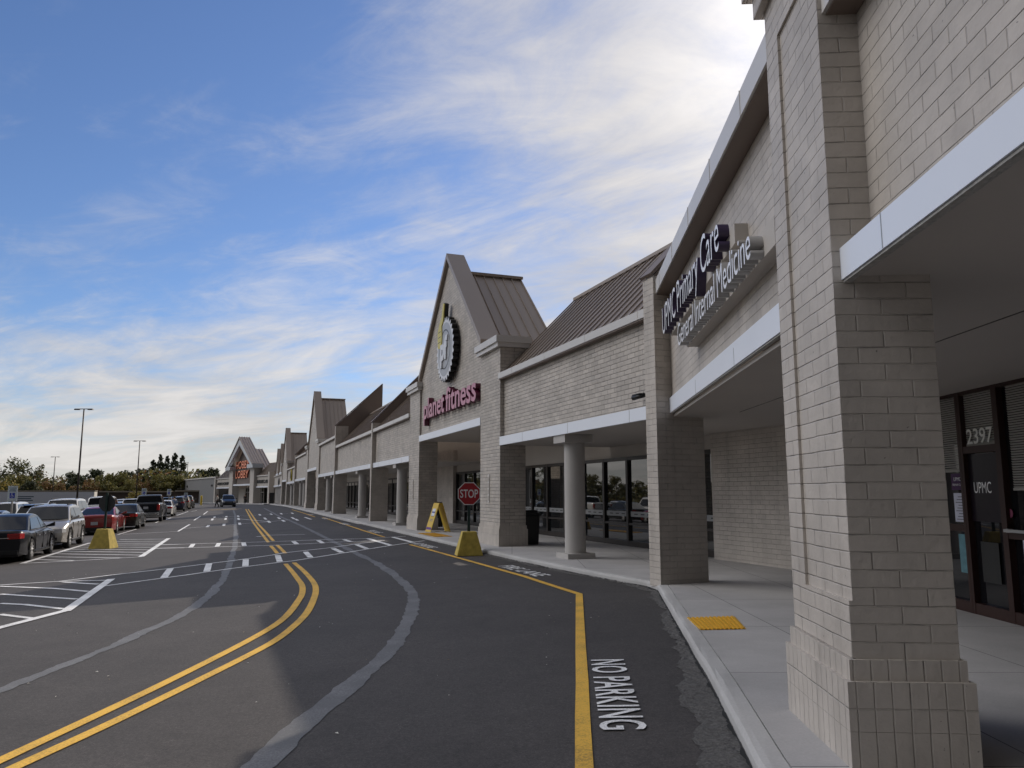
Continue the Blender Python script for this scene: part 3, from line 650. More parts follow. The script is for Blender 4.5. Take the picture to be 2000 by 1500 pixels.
# first bay, next to the corner
bay(-9.40, 0, cols=(-4.30,))
pier(0, 1.9, 6.05); pier(10.4, 12.3, 6.05)
gable(1.9, 10.4, 3.80, 6.45, 10.50)
bay(12.3, 21.45, cols=(15.7,))
fin(21.45, 5.55); bay(21.83, 37.7, cols=(27.6,))
fin(37.7, 6.70, back=3.4, slope=.96); bay(38.08, 49.8, zc=5.85, roof=False, cols=(40.6, 45.0))
pier(49.8, 51.7, 6.25); pier(60.5, 62.4, 6.25); gable(51.7, 60.5, 3.80, 6.6, 11.4)
bay(62.4, 76.0, zc=5.80, cols=(67.2, 71.7))
fin(76.0, 6.3); bay(76.4, 91, zb=3.0, dz=-.12, zc=4.9, cols=(80.5, 85.8))
pier(91, 92.4, 6.1, dz=-.2); pier(101.6, 103, 6.1, dz=-.2); gable(92.4, 101.6, 3.5, 6.3, 11.2, dz=-.2)
bay(103, 125, dz=-.32, zc=4.8, cols=(107, 110.6, 114.2, 117.8, 121.4))
gable(104.2, 109.8, 5.0, 5.4, 9.6, dz=-.32, back=4.); gable(113.5, 119.5, 5.0, 5.4, 9.3, dz=-.32, back=4.)
# recessed wall of shop windows along the walkway
def shopfront():
    b = fb(FF); b.sb(-13.2, -5.7, 3.35, 3.75, SW - .05, 3.06); b.done('rear_brick_wall', M_BRICK)
    b = fb(FF); b.sb(17.2, 22, 3.40, 3.75, SW - .05, 3.85); b.done('rear_brick_wall', M_BRICK)
    b = fb(FF); b.sb(-5.7, 17.2, 3.60, 3.78, 2.72, 3.86); b.done('bulkhead', M_STUCCO)
    b = fb(FF); b.sb(22, 125, 3.60, 3.78, 2.72 - .35, 3.86); b.done('bulkhead', M_STUCCO)
    def win(s0, s1, dz=0.):
        b = fb(FF, dz); zt = 2.72
        b.sb(s0, s0 + .06, 3.55, 3.72, SW, zt); b.sb(s1 - .06, s1, 3.55, 3.72, SW, zt)
        b.sb(s0 + .06, s1 - .06, 3.555, 3.71, SW, SW + .16); b.sb(s0 + .06, s1 - .06, 3.555, 3.71, zt - .10, zt); b.sb(s0 + .06, s1 - .06, 3.565, 3.71, .74, .80)
        f = b.done('shop_window', M_FRAME)
        b = fb(FF, dz); b.sb(s0 + .05, s1 - .05, 3.62, 3.70, SW + .12, zt - .05); subpart(b, FF, 'window_pane', M_GLASS, f)
        return f
    s_ = -5.7; i = 0
    while s_ < 17.1:
        f = win(s_, s_ + 1.526)
        if s_ < 9:
            b = fb(FF); b.sb(s_ + .10, s_ + 1.43, 3.612, 3.618, .98, 1.13); st = subpart(b, FF, 'frosted_strip', plain_cached('frosted_film', (.30, .31, .32)), f)
            for k in range(3):
                b = fb(FF); b.sb(s_ + .25 + k * .38, s_ + .45 + k * .38, 3.606, 3.611, 1.04, 1.07); subpart(b, FF, 'strip_mark', M_DARK, f)
        s_ += 1.526
    s_ = 22.
    while s_ < 120:
        w = 2.0 if s_ < 60 else 5.0
        win(s_, s_ + w, drop(FF.P(s_, 0).y)); s_ += w
    b = fb(FF); b.sb(22, 125, 3.715, 3.78, -.6, 2.5); b.done('rear_wall', M_STUCCO)
    b = fb(FF); b.sb(-8.5, 125, 3.86, 34, -.8, 4.9); b.done('main_hall', M_STUCCO)
PC = {}
def plain_cached(name, col, *a, **k):
    if name not in PC: PC[name] = plain(name, col, *a, **k)
    return PC[name]
shopfront()

# near clinic part: big pier, two recessed bays
def clinic():
    # wedge shaped pier wall at the bend (belongs to the long row's direction)
    fin(-9.74, 5.50, back=2.9, slope=1.05, o0=-.50, w=.36, low=.45)
    b = fb(NF); b.sb(0, 1.10, .02, .60, SW - .05, 5.47); p = b.done('large_brick_pier', M_BRICK)
    b = fb(NF); b.sb(.80, 1.10, 0, .0195, .72, 5.10); b.sb(0, 1.10, 0, .0195, 5.10, 5.469); b.sb(0, .80, 0, .0195, .72, 1.04)
    subpart(b, NF, 'raised_brick_border', M_BRICK, p)
    b = fb(NF); b.sb(-.055, 1.155, -.055, .652, SW - .05, .33); b.sb(-.055, 1.155, -.055, .652, .332, .60); subpart(b, NF, 'soldier_course_plinth', M_SOLDIER, p)
    b = fb(NF); b.sb(-.025, 1.125, -.028, .626, .60, .715); subpart(b, NF, 'plinth_ledge', M_SOLDIER2, p)
    b = fb(NF); b.sb(-.07, 1.17, -.07, .67, 5.47, 5.66); b.sb(-.14, 1.24, -.14, .74, 5.66, 5.92); b.sb(-.09, 1.19, -.09, .69, 5.92, 6.2); subpart(b, NF, 'pier_cap', M_BRICK, p)
    for s0, s1, ob, ow in ((-9.6, 0, .07, .27), (1.10, 8.9, .25, .30)):
        zb = 2.96 if s0 < 0 else 3.05
        b = fb(NF); b.sb(s0, s1, ow, ow + .3, zb + .2, 4.74 if s0 < 0 else 5.17); b.done('recessed_brick_wall', M_BRICK)
        b = fb(NF); b.sb(s0, s1, ob, ob + .07, zb, zb + (.20 if s0 < 0 else .26)); f = b.done('white_fascia_band', M_FASCIA)
        s_ = -.62 if s0 < 0 else 6.2
        while s_ > s0 + .3:
            b = fb(NF); b.sb(s_, s_ + .008, ob - .0025, ob + .02, zb + .002, zb + .198); s_ -= 2.44; subpart(b, NF, 'fascia_joint', M_STEEL, f)
        b = fb(NF); b.sb(s0, s1, ob + .012, ob + .06, zb - .016, zb - .002); subpart(b, NF, 'drip_edge', plain_cached('weathered_trim', (.40, .39, .37), .8, noise=.5, nscale=30, bump=.8), f)
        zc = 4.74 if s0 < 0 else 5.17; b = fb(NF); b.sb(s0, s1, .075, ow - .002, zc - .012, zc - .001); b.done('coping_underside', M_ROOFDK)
        b = fb(NF); b.sb(s0, s1, .05, ow + .3, zc, zc + .25)
        s_ = s0 + 1.1
        while s_ < s1: b.sb(s_, s_ + .012, .044, .2, zc + .002, zc + .254); s_ += 1.5
        b.done('metal_coping', M_CAP)
    def poly(name, z0, z1, mat, e=0.):
        A = NF.P(-9.6, .142 + e); mb = MB()
        pts = [A, NF.P(1.05, .142 + e), NF.P(1.05, .322 + e), NF.P(8.9, .322 + e), FF.P(-9.4, .46), FF.P(-9.4, 3.4), Vector((6.02, 15.1, 0)), Vector((6.02, A.y, 0))]
        mb.extr([(p.x, p.y, z0) for p in pts], (0, 0, z1 - z0)); o = mb.build(name, mat); world_parent(o, MALL); return o
    so_ = poly('soffit', 2.985, 3.03, M_SOFFIT); poly('flat_roof', 4.35, 4.70, M_ROOFDK, .35)
    mb = MB(); q = NF.P(-9.6, .1); mb.box(q.x, 6.0, q.y - .4, q.y, SW - .05, 4.5); o = mb.build('added_end_wall', M_BRICK); world_parent(o, MALL)  # unseen wall added across the walkway end to keep rear light out
    mb = MB(); mb.box(3.75, 3.762, -8, 12.6, 2.979, 2.9845); sub(mb.build('soffit_joint', plain_cached('soffit_shadow_gap', (.16, .15, .14))), so_)
    mb = MB(); mb.box(2.6, 6.0, 2.2, 2.21, 2.978, 2.9845); sub(mb.build('soffit_joint', PC['soffit_shadow_gap']), so_)
    mb = MB(); mb.box(6.16, 34, -9, 15.0, -.2, 4.8); o = mb.build('clinic_hall', M_STUCCO); world_parent(o, MALL)
    # dark glazed entrance along x = 5.98, looking towards -x
    X = 5.98
    def framed(name, y0, y1, mat, z0=SW, zt=3.04, rails=(), lab=None):
        mb = MB(); w = .05
        mb.box(X - .06, X + .10, y0, y0 + w, z0, zt); mb.box(X - .06, X + .10, y1 - w, y1, z0, zt)
        mb.box(X - .055, X + .10, y0 + w, y1 - w, z0, z0 + .14); mb.box(X - .055, X + .10, y0 + w, y1 - w, zt - .10, zt)
        for r in rails: mb.box(X - .055, X + .10, y0 + w, y1 - w, r, r + .09)
        f = mb.build(name, mat); world_parent(f, MALL)
        mb = MB(); mb.box(X + .02, X + .06, y0 + .05, y1 - .05, z0 + .1, zt - .06); sub(mb.build('glass_pane', M_GLASS2), f)
        return f
    def blind(f, y0, y1, z0, z1):
        mb = MB(); z = z0
        while z < z1: mb.face([(X + .012, y0, z), (X + .012, y1, z), (X + .0, y1, z + .020), (X + .0, y0, z + .020)]); z += .030
        mb.box(X - .004, X + .015, y0, y1, z0 - .03, z0)
        sub(mb.build('window_blind', M_BLIND), f)
    def sheet(f, name, y0, y1, z0, z1, mat, x=X - .004):
        mb = MB(); mb.box(x, x + .003, y0, y1, z0, z1); return sub(mb.build(name, mat), f)
    def wall_text(f, name, txt, y0, y1, z0, z1, mat, x=X - .006, **k):   # reads from larger y to smaller y seen from -x
        me = text_mesh(txt, 0, abs(y1 - y0), z0, z1, 0, **k)
        for v in me.vertices: v.co = (x, y1 - v.co.x, v.co.y)
        me.materials.append(mat); o = bpy.data.objects.new(name, me); COL.objects.link(o); return sub(o, f)
    f = framed('sidelight_window', 10.17, 11.25, M_REDFRAME, rails=(1.16,)); blind(f, 10.28, 11.17, 1.97, 2.93)
    sheet(f, 'purple_notice', 10.23, 10.53, 1.70, 1.92, plain_cached('purple_print', (.055, .018, .075)))
    wall_text(f, 'notice_lettering', 'UPMC', 10.30, 10.47, 1.82, 1.87, M_WHITE)
    wall_text(f, 'notice_lettering', 'PRIMARY CARE', 10.26, 10.50, 1.755, 1.785, M_WHITE)
    pn = sheet(f, 'printed_notice', 10.23, 10.50, 1.28, 1.66, plain_cached('notice_paper', (.55, .56, .66)))
    for k in range(9): sheet(f, 'printed_line', 10.26, 10.46 - .03 * (k % 3), 1.31 + k * .037, 1.318 + k * .037, M_DARK, X - .0075)
    sheet(f, 'teal_poster', 10.22, 10.46, .62, 1.12, plain_cached('teal_print', (.10, .22, .26), noise=.7, nscale=9))
    f = framed('door_panel_window', 9.38, 10.165, M_REDFRAME, rails=(2.17,)); blind(f, 9.44, 10.12, 2.295, 2.93)
    sheet(f, 'purple_panel', 9.46, 10.12, 1.30, 2.16, plain_cached('purple_dark_panel', (.009, .005, .010), .3))
    wall_text(f, 'street_number', '2397', 9.52, 10.07, 2.285, 2.485, plain_cached('number_film', (.72, .72, .68)), bold=.012, x=X - .02)
    wall_text(f, 'door_lettering', 'UPMC', 9.66, 10.02, 1.66, 1.80, M_WHITE)
    sheet(f, 'inner_reflection_sheet', 9.62, 9.98, .55, 1.05, plain_cached('dim_interior', (.02, .02, .019)))
    f = framed('glazed_door', 8.42, 9.38, M_REDFRAME, rails=(1.12,)); blind(f, 8.50, 9.24, 1.72, 2.93)
    mb = MB(); mb.box(X - .13, X - .10, 8.55, 9.30, 1.20, 1.235); mb.box(X - .11, X - .05, 9.24, 9.28, 1.195, 1.24); mb.box(X - .11, X - .05, 8.57, 8.61, 1.195, 1.24); sub(mb.build('push_bar', M_STEEL), f)
    mb = MB(); mb.cyl((X - .012, 9.33, 1.42), (X - .006, 9.33, 1.42), .055, n=8); sub(mb.build('octagon_sticker', plain_cached('sticker_red', (.25, .06, .12))), f)
    sheet(f, 'door_notice', 8.86, 9.06, .86, 1.12, plain_cached('notice_paper', (.55, .56, .66)), X - .0645)
    for k in range(4): framed('sidelight_window', 8.42 - 1.3 * (k + 1), 8.42 - 1.3 * k, M_REDFRAME, rails=(1.16,))
    for k in range(3): framed('sidelight_window', 11.25 + 1.2 * k, 12.45 + 1.2 * k, M_REDFRAME, rails=(1.16,))
M_GLASS2 = glass_mat('dark_clinic_glass', (.008, .008, .010), 1.6)
M_BLIND = plain('dusty_blind', (.30, .29, .265), .6)
clinic()
# ------------------------------------------------------------------ signs on the mall
def at_front(name, label, cat, frame, s_, o, z, group=None):
    return thing(name, label, cat, frame.P(s_, o, z), frame.rot, group)
def gym_sign():
    t = at_front('wall_sign', 'purple "planet fitness" channel letters on the gable wall above the walkway', 'sign', FF, 5.5, .08, 4.6)
    face = plain('pale_pink_acrylic', (.50, .19, .27), .35); side = plain('deep_purple_return', (.10, .008, .035), .4)
    # slab-serif lower-case letters; local x runs towards the camera
    def word(txt, xa, xb, za, zb): return upright_text('letters', txt, xa, xb, za, zb, -.02, .20, face, side, t, bold=.018)
    word('planet', -3.62, -.42, -.24, .82); word('fitness', -.22, 3.50, .0, .88)
    e = at_front('wall_emblem', 'round cogged gym emblem with raised yellow thumb and letters pf high on the gable', 'emblem', FF, 5.72, .08, 6.92)
    g = plain('grey_acrylic', (.40, .41, .43), .4); y = plain('yellow_acrylic', (.60, .50, .08), .4); dk = M_DARK; wh = plain('white_acrylic', (.70, .71, .74), .4)
    pts = []
    n = 28
    for i in range(n * 4):
        a = 2 * math.pi * i / (n * 4); r = 1.22 if (i % 4) < 2 else 1.10; pts.append((r * math.cos(a), 0, r * math.sin(a)))
    mb = MB(); mb.extr([(p[0], -.26, p[2]) for p in pts], (0, .20, 0)); o = mb.build('cogged_disc', [dk], e)
    mb = MB(); mb.extr([(p[0] * .985, -.266, p[2] * .985) for p in pts], (0, .004, 0)); mb.build('cog_rim_face', [wh], e)
    def ring(r0, r1, y0, mat, nm):
        mb = MB(); m_ = 48
        for i in range(m_):
            a, b = 2 * math.pi * i / m_, 2 * math.pi * (i + 1) / m_
            mb.face([(r0 * math.cos(a), y0, r0 * math.sin(a)), (r1 * math.cos(a), y0, r1 * math.sin(a)), (r1 * math.cos(b), y0, r1 * math.sin(b)), (r0 * math.cos(b), y0, r0 * math.sin(b))])
        mb.build(nm, [mat], e, recalc=False)
    ring(0, 1.0, -.269, g, 'disc_face'); ring(.70, .745, -.273, dk, 'inner_ring')
    upright_text('emblem_letters', 'pf', -.50, .46, -.66, .50, -.27, .05, wh, wh, e, bold=.05)
    # fist with thumb up, left of the centre
    th = [(-.92, .18), (-.42, .10), (-.36, .62), (-.44, .95), (-.20, 1.12), (-.06, 1.72), (-.24, 1.80), (-.42, 1.30), (-.72, 1.10), (-.98, .80)]
    mb = MB(); mb.extr([(x, -.30, z) for x, z in th], (0, .045, 0)); mb.build('thumb_badge', [y], e)
    mb = MB(); mb.extr([(x * 1.04 + .01, -.262, z * 1.02 - .01) for x, z in th], (0, .15, 0)); mb.build('thumb_backing', [dk], e)
    for k in range(3):
        mb = MB(); mb.box(-.88, -.50, -.303, -.30, .36 + k * .2, .385 + k * .2); mb.build('finger_line', [dk], e)
gym_sign()
def clinic_sign():
    white = plain('white_letter_face', (.85, .86, .90), .35); pur = plain('purple_letter_return', (.045, .030, .075), .45); grey = plain('grey_letter_return', (.40, .39, .38), .45)
    t = at_front('wall_sign', 'white "UPMC Primary Care" letters with dark purple sides, upper of two lines over the bay', 'sign', NF, 5.6, .30, 4.2)
    upright_words('UPMC Primary Care', -2.3, 2.27, -.10, .50, -.14, .12, white, pur, t, bold=-.004)
    mb = MB(); mb.box(-2.25, 2.50, -.14, -.0, .03, .24); mb.build('raceway_box', [M_STUCCO], t)
    u = at_front('wall_sign', 'white "General Internal Medicine" letters with grey sides, lower of two lines over the bay', 'sign', NF, 4.1, .30, 3.72)
    upright_words('General Internal Medicine', -2.1, 2.15, .0, .32, -.16, .12, white, grey, u, bold=-.002)
    mb = MB(); mb.box(-2.08, 2.50, -.16, -.0, .0, .25); mb.build('raceway_box', [M_STUCCO], u)
clinic_sign()
def plaque(s_, label):
    t = at_front('address_plaque', label, 'sign', FF, s_, 0, 1.80)
    mb = MB(); mb.box(-.07, .07, -.025, 0, -.42, .42); mb.build('backplate', [M_CAP], t)
    for k in range(4):
        mb = MB(); mb.box(-.045, .045, -.035, -.025, -.36 + k * .19, -.22 + k * .19); mb.build('raised_digit', [M_STUCCO], t)
plaque(1.0, 'narrow vertical address plaque on the brick pier behind the stop sign'); plaque(11.4, 'narrow vertical address plaque on the brick pier left of the yellow sandwich board')
def camera_unit():
    t = at_front('security_camera', 'small black security camera on a pale mount on the brick parapet', 'camera', FF, -8.55, .12, 3.55)
    mb = MB(); mb.box(-.02, .13, -.12, 0, -.06, .07); mb.build('mount_box', [M_CAP], t)
    mb = MB(); mb.cyl((-.02, -.08, .0), (-.13, -.13, -.02), .022, n=8); mb.build('swivel_arm', [M_DARK], t)
    mb = MB(); mb.cyl((-.08, -.12, -.02), (-.38, -.20, -.05), .045, .05, n=12); mb.box(-.40, -.10, -.215, -.11, .0, .016); mb.build('camera_body', [M_DARK], t)
camera_unit()
# yellow and black round sign and small dark logos further down the row
def far_sign(s_, z, r, label, c1, c2, dz):
    t = at_front('wall_sign', label, 'sign', FF, s_, .10, z + dz)
    mb = MB(); mb.cyl((0, -.16, 0), (0, 0, 0), r, n=28); mb.build('disc', [c1], t)
    mb = MB(); mb.cyl((0, -.20, 0), (0, -.158, 0), r * .62, n=24); mb.build('inner_disc', [c2], t)
far_sign(83, 4.1, .75, 'round yellow and black shop sign far down the row, second unit before the last gables', plain_cached('sign_yellow', (.45, .36, .05)), M_DARK, -.12)
far_sign(110, 3.75, .65, 'dark round shop sign above the farthest columns of the row', M_DARK, plain_cached('sign_grey', (.12, .12, .13)), -.32)

# ------------------------------------------------------------------ kerbside things
def octagon(r): return [(r * math.cos(R_(22.5 + 45 * k)), r * math.sin(R_(22.5 + 45 * k))) for k in range(8)]
def stop_sign(loc, rotz, label, base_rot, sc=1.):
    t = thing('stop_sign', label, 'stop sign', loc, rotz, 'stop signs on yellow concrete blocks')
    mb = MB(); a, b, h = .36 * sc, .19 * sc, .64 * sc
    c, s_ = math.cos(base_rot), math.sin(base_rot)
    def q(x, y, z): return (x * c - y * s_, x * s_ + y * c, z)
    mb.hexa([q(-a, -.30 * sc, 0), q(a, -.30 * sc, 0), q(a, .30 * sc, 0), q(-a, .30 * sc, 0), q(-b, -.17 * sc, h), q(b, -.17 * sc, h), q(b, .17 * sc, h), q(-b, .17 * sc, h)])
    mb.build('concrete_block', [M_BARRIER], t, bevel=.018)
    mb = MB(); mb.box(-.038, .038, -.02, .03, h - .05, 2.05); mb.build('post', [M_GREENPOST], t)
    R0 = .332; o8 = octagon(R0); zc = 1.66
    mb = MB(); mb.extr([(x, -.026, zc + z) for x, z in o8], (0, .004, 0)); pl = mb.build('sign_plate', [plain_cached('sign_back_grey', (.045, .045, .047), .6)], t)
    mb = MB(); mb.extr([(x, -.028, zc + z) for x, z in o8], (0, .0015, 0)); mb.build('white_border', [plain_cached('sign_white', (.75, .75, .75), .5)], pl)
    mb = MB(); mb.extr([(x * .93, -.030, zc + z * .93) for x, z in o8], (0, .0015, 0)); mb.build('red_face', [plain_cached('sign_red', (.33, .012, .018), .5)], pl)
    upright_text('stop_lettering', 'STOP', -.245, .245, zc - .115, zc + .115, -.0302, .001, plain_cached('sign_white', (.75, .75, .75), .5), PC['sign_white'], pl, bold=.012)
def groundpt(x, y, dz=0.): return Vector((x, y, gz(x, y) + dz))
stop_sign(groundpt(-1.18, 21.35), R_(2), 'red STOP sign facing the viewer on a yellow concrete block by the curb', R_(9))
stop_sign(groundpt(-15.15, 29.05), R_(178), 'stop sign seen from its dark back on a yellow concrete block in the hatched island', R_(2), 1.12)
def sandwich():
    t = thing('sandwich_board', 'yellow folding sandwich board standing on the sidewalk under the gym gable', 'sandwich board', (-2.97, 31.3, SW), R_(26))
    yl = plain('yellow_board', (.62, .42, .04), .5, noise=.05); wt = plain_cached('poster_white', (.62, .66, .78)); bl = plain_cached('poster_blue', (.04, .06, .30)); pu = plain_cached('poster_purple', (.10, .03, .22))
    def leaf(sgn, nm):
        # hinge along x at the top, leaf spreads sideways (towards -x or +x)
        P = []
        for z, sp in ((0., .42), (1.14, .06)):
            x = sgn * sp; P.append((x, z))
        (xb, zb), (xt, zt) = P
        mb = MB(); mb.hexa([(xb - .012, -.31, zb), (xb + .012, -.31, zb), (xb + .012, .31, zb), (xb - .012, .31, zb), (xt - .012, -.31, zt), (xt + .012, -.31, zt), (xt + .012, .31, zt), (xt - .012, .31, zt)])
        o = mb.build(nm, [yl], t)
        mb = MB()
        for yy in (-.27, .21): mb.hexa([(xb + sgn * .03 - .012, yy, -.001), (xb + sgn * .03 + .012, yy, -.001), (xb + sgn * .03 + .012, yy + .06, -.001), (xb + sgn * .03 - .012, yy + .06, -.001), (xb - .012, yy, .06), (xb + .012, yy, .06), (xb + .012, yy + .06, .06), (xb - .012, yy + .06, .06)])
        return o, (xb, zb, xt, zt)
    o, (xb, zb, xt, zt) = leaf(-1, 'board_leaf')
    def patch(nm, y0, y1, f0, f1, mat, off=.016):
        x0, z0 = xb + (xt - xb) * f0, zb + (zt - zb) * f0; x1, z1 = xb + (xt - xb) * f1, zb + (zt - zb) * f1
        mb = MB(); mb.face([(x0 - off, y0, z0), (x0 - off, y1, z0), (x1 - off, y1, z1), (x1 - off, y0, z1)]); m = mb.build(nm, [mat], o, recalc=False)
    patch('poster', -.16, .18, .55, .80, wt); patch('poster_band', -.16, .18, .65, .70, bl, .019); patch('poster_band', -.16, .18, .535, .55, M_DARK, .019)
    patch('print_line', -.14, .14, .42, .435, bl); patch('print_line', -.17, .17, .37, .385, bl)
    patch('purple_print', -.28, .28, .08, .16, pu)
    leaf(1, 'board_leaf')
    for yy in (-.2, 0, .2):
        mb = MB(); mb.box(-.075, .075, yy - .035, yy + .035, 1.12, 1.17); mb.build('hinge', [M_DARK], t)
sandwich()
def bin_(loc, label, w=.40, h=1.0):
    t = thing('litter_bin', label, 'litter bin', loc, FF.rot)
    mb = MB(); mb.hexa([(-w * .44, -w * .44, 0), (w * .44, -w * .44, 0), (w * .44, w * .44, 0), (-w * .44, w * .44, 0), (-w * .5, -w * .5, h * .86), (w * .5, -w * .5, h * .86), (w * .5, w * .5, h * .86), (-w * .5, w * .5, h * .86)]); b = mb.build('bin_body', [M_DARK], t, bevel=.02)
    mb = MB(); mb.box(-w * .55, w * .55, -w * .55, w * .55, h * .862, h * .93); mb.box(-w * .4, w * .4, -w * .4, w * .4, h * .93, h); mb.build('lid', [M_DARK], t, bevel=.015)
    mb = MB()
    for k in range(9): mb.box(-w * .46 + k * w * .11, -w * .44 + k * w * .11, -w * .505, -w * .43, .08, h * .82)
    mb.build('ribs', [plain_cached('bin_rib', (.03, .022, .025))], t)
bin_((.52, 23.55, SW), 'black ribbed litter bin beside the brick pier right of the stop sign', .50, 1.02)
bin_(tuple(FF.P(13.3, 1.6, SW)), 'black litter bin half hidden behind the yellow sandwich board', .42, 1.0)
def tactile(name, P4, label):
    """ribbed plate from four ground corners a,b (front edge), c,d (rear)"""
    a, b, c, d = [Vector((*p, SW + .004)) for p in P4]; mb = MB(); n = 11
    o0 = a.copy()
    L = lambda f: (a.lerp(b, f) - o0, d.lerp(c, f) - o0)
    for i in range(n):
        f0, f1, f2 = i / n, (i + .55) / n, (i + 1) / n
        p0, q0 = L(f0); p1, q1 = L(f1); p2, q2 = L(f2); up = Vector((0, 0, .012))
        mb.hexa([p0, p1, q1, q0, p0 + up, p1 + up, q1 + up, q0 + up]); mb.face([p1, p2, q2, q1])
    o = mb.build(name, [M_TACT], None, o0, recalc=False); tag(o, label, 'tactile plate', 'yellow tactile plates')
tactile('tactile_plate', [(2.12, 8.95), (2.66, 9.02), (2.78, 9.90), (2.16, 9.78)], 'ribbed yellow tactile plate in the sidewalk beside the nearest brick pier')
q = [FF.P(8.0, -.55)[:2], FF.P(5.4, -.55)[:2], FF.P(5.4, .1)[:2], FF.P(8.0, .1)[:2]]
tactile('tactile_plate', [tuple(p) for p in q], 'worn yellow tactile plate at the curb left of the stop sign')

def access_sign(x, y, top, label, rot=0., extra=True):
    g = gz(x, y); t = thing('parking_sign', label, 'parking sign', (x, y, g), rot, 'accessible parking signs')
    h = top - g
    mb = MB(); mb.box(-.03, .03, -.0, .045, 0, h - .02); mb.build('post', [M_STEEL], t)
    mb = MB(); mb.box(-.20, .20, -.012, -.002, h - .62, h); p = mb.build('sign_panel', [plain_cached('sign_pale', (.55, .62, .66), .5)], t)
    mb = MB(); mb.box(-.105, .105, -.015, -.0125, h - .50, h - .28); mb.build('blue_field', [plain_cached('access_blue', (.015, .04, .42), .5)], p)
    W = PC['sign_white']
    mb = MB(); z = h - .39                              # wheelchair symbol
    mb.cyl((-.015, -.018, z + .075), (-.015, -.0155, z + .075), .016, n=10)
    mb.extr([(-.026, -.018, z + .055), (-.006, -.018, z + .055), (-.002, -.018, z + .01), (.04, -.018, z + .01), (.06, -.018, z - .055), (.04, -.018, z - .055), (.026, -.018, z - .008), (-.022, -.018, z - .008)], (0, .0025, 0))
    for i in range(14):
        a0, a1 = R_(150 + i * 15), R_(150 + (i + 1) * 15); r0, r1 = .042, .056; cx, cz = -.002, z - .022
        mb.face([(cx + r0 * math.cos(a0), -.018, cz + r0 * math.sin(a0)), (cx + r1 * math.cos(a0), -.018, cz + r1 * math.sin(a0)), (cx + r1 * math.cos(a1), -.018, cz + r1 * math.sin(a1)), (cx + r0 * math.cos(a1), -.018, cz + r0 * math.sin(a1))])
    mb.build('wheelchair_symbol', [W], p, recalc=False)
    for zz, w in ((h - .10, .15), (h - .17, .12), (h - .22, .14)):
        mb = MB(); mb.box(-w, w, -.015, -.0125, zz, zz + .028); mb.build('print_line', [plain_cached('access_ink', (.05, .10, .16))], p)
access_sign(-20.6, 32.0, 1.95, 'blue and white accessible parking sign on a grey post behind the nearest black sedan')
access_sign(-30.6, 64.5, 2.05, 'accessible parking sign standing above the roof of the black pickup')
access_sign(-33.6, 76.0, 2.05, 'accessible parking sign between the black pickup and the grey end wall')
access_sign(-35.3, 84.0, 1.7, 'smallest accessible parking sign in front of the grey end wall')
def bollard():
    t = thing('bollard', 'yellow steel bollard standing at the end of the lane by the grey wall', 'bollard', groundpt(-48.6, 121.5))
    mb = MB(); mb.lathe([(.14, 0), (.14, 1.45), (.12, 1.52), (.06, 1.56), (0, 1.57)], n=14); mb.build('pipe', [plain_cached('bollard_yellow', (.70, .50, .03), .5)], t)
    mb = MB(); mb.lathe([(.2, 0), (.2, .06), (.15, .10)], n=14); mb.build('footing', [M_CURB], t)
bollard()
def light_pole(x, y, top, label, arm=.9, r=.085):
    g = gz(x, y); t = thing('light_pole', label, 'light pole', (x, y, g), 0, 'parking lot light poles')
    h = top - g
    mb = MB(); mb.lathe([(.30, 0), (.30, .75), (.0, .76)], n=16); mb.build('concrete_base', [M_CURB], t)
    mb = MB(); mb.cyl((0, 0, .75), (0, 0, h), r * 1.15, r * .8, n=10); mb.build('pole_shaft', [plain_cached('pole_paint', (.07, .055, .05), .5)], t)
    mb = MB(); mb.box(-arm, arm, -.05, .05, h - .06, h + .02); mb.build('cross_arm', [PC['pole_paint']], t)
    for k in (-1, 1):
        mb = MB(); mb.hexa([(k * arm * .45, -.17, h - .13), (k * arm * 1.05, -.17, h - .13), (k * arm * 1.05, .17, h - .13), (k * arm * .45, .17, h - .13), (k * arm * .5, -.14, h + .0), (k * arm, -.14, h + .0), (k * arm, .14, h + .0), (k * arm * .5, .14, h + .0)]); mb.build('lamp_head', [PC['pole_paint']], t)
light_pole(-47.9, 85.5, 11.0, 'tall dark twin-head light pole, the nearest and tallest over the parked cars', 1.0, .095)
light_pole(-67.8, 140, 11.1, 'twin-head light pole in front of the dark pine trees', 1.05, .105)
light_pole(-118.5, 200, 11.0, 'thin twin-head light pole left of the tallest pole', 1.1, .12)
light_pole(-105.0, 250, 11.6, 'thin pole rising behind the blank grey wall', .12, .12)
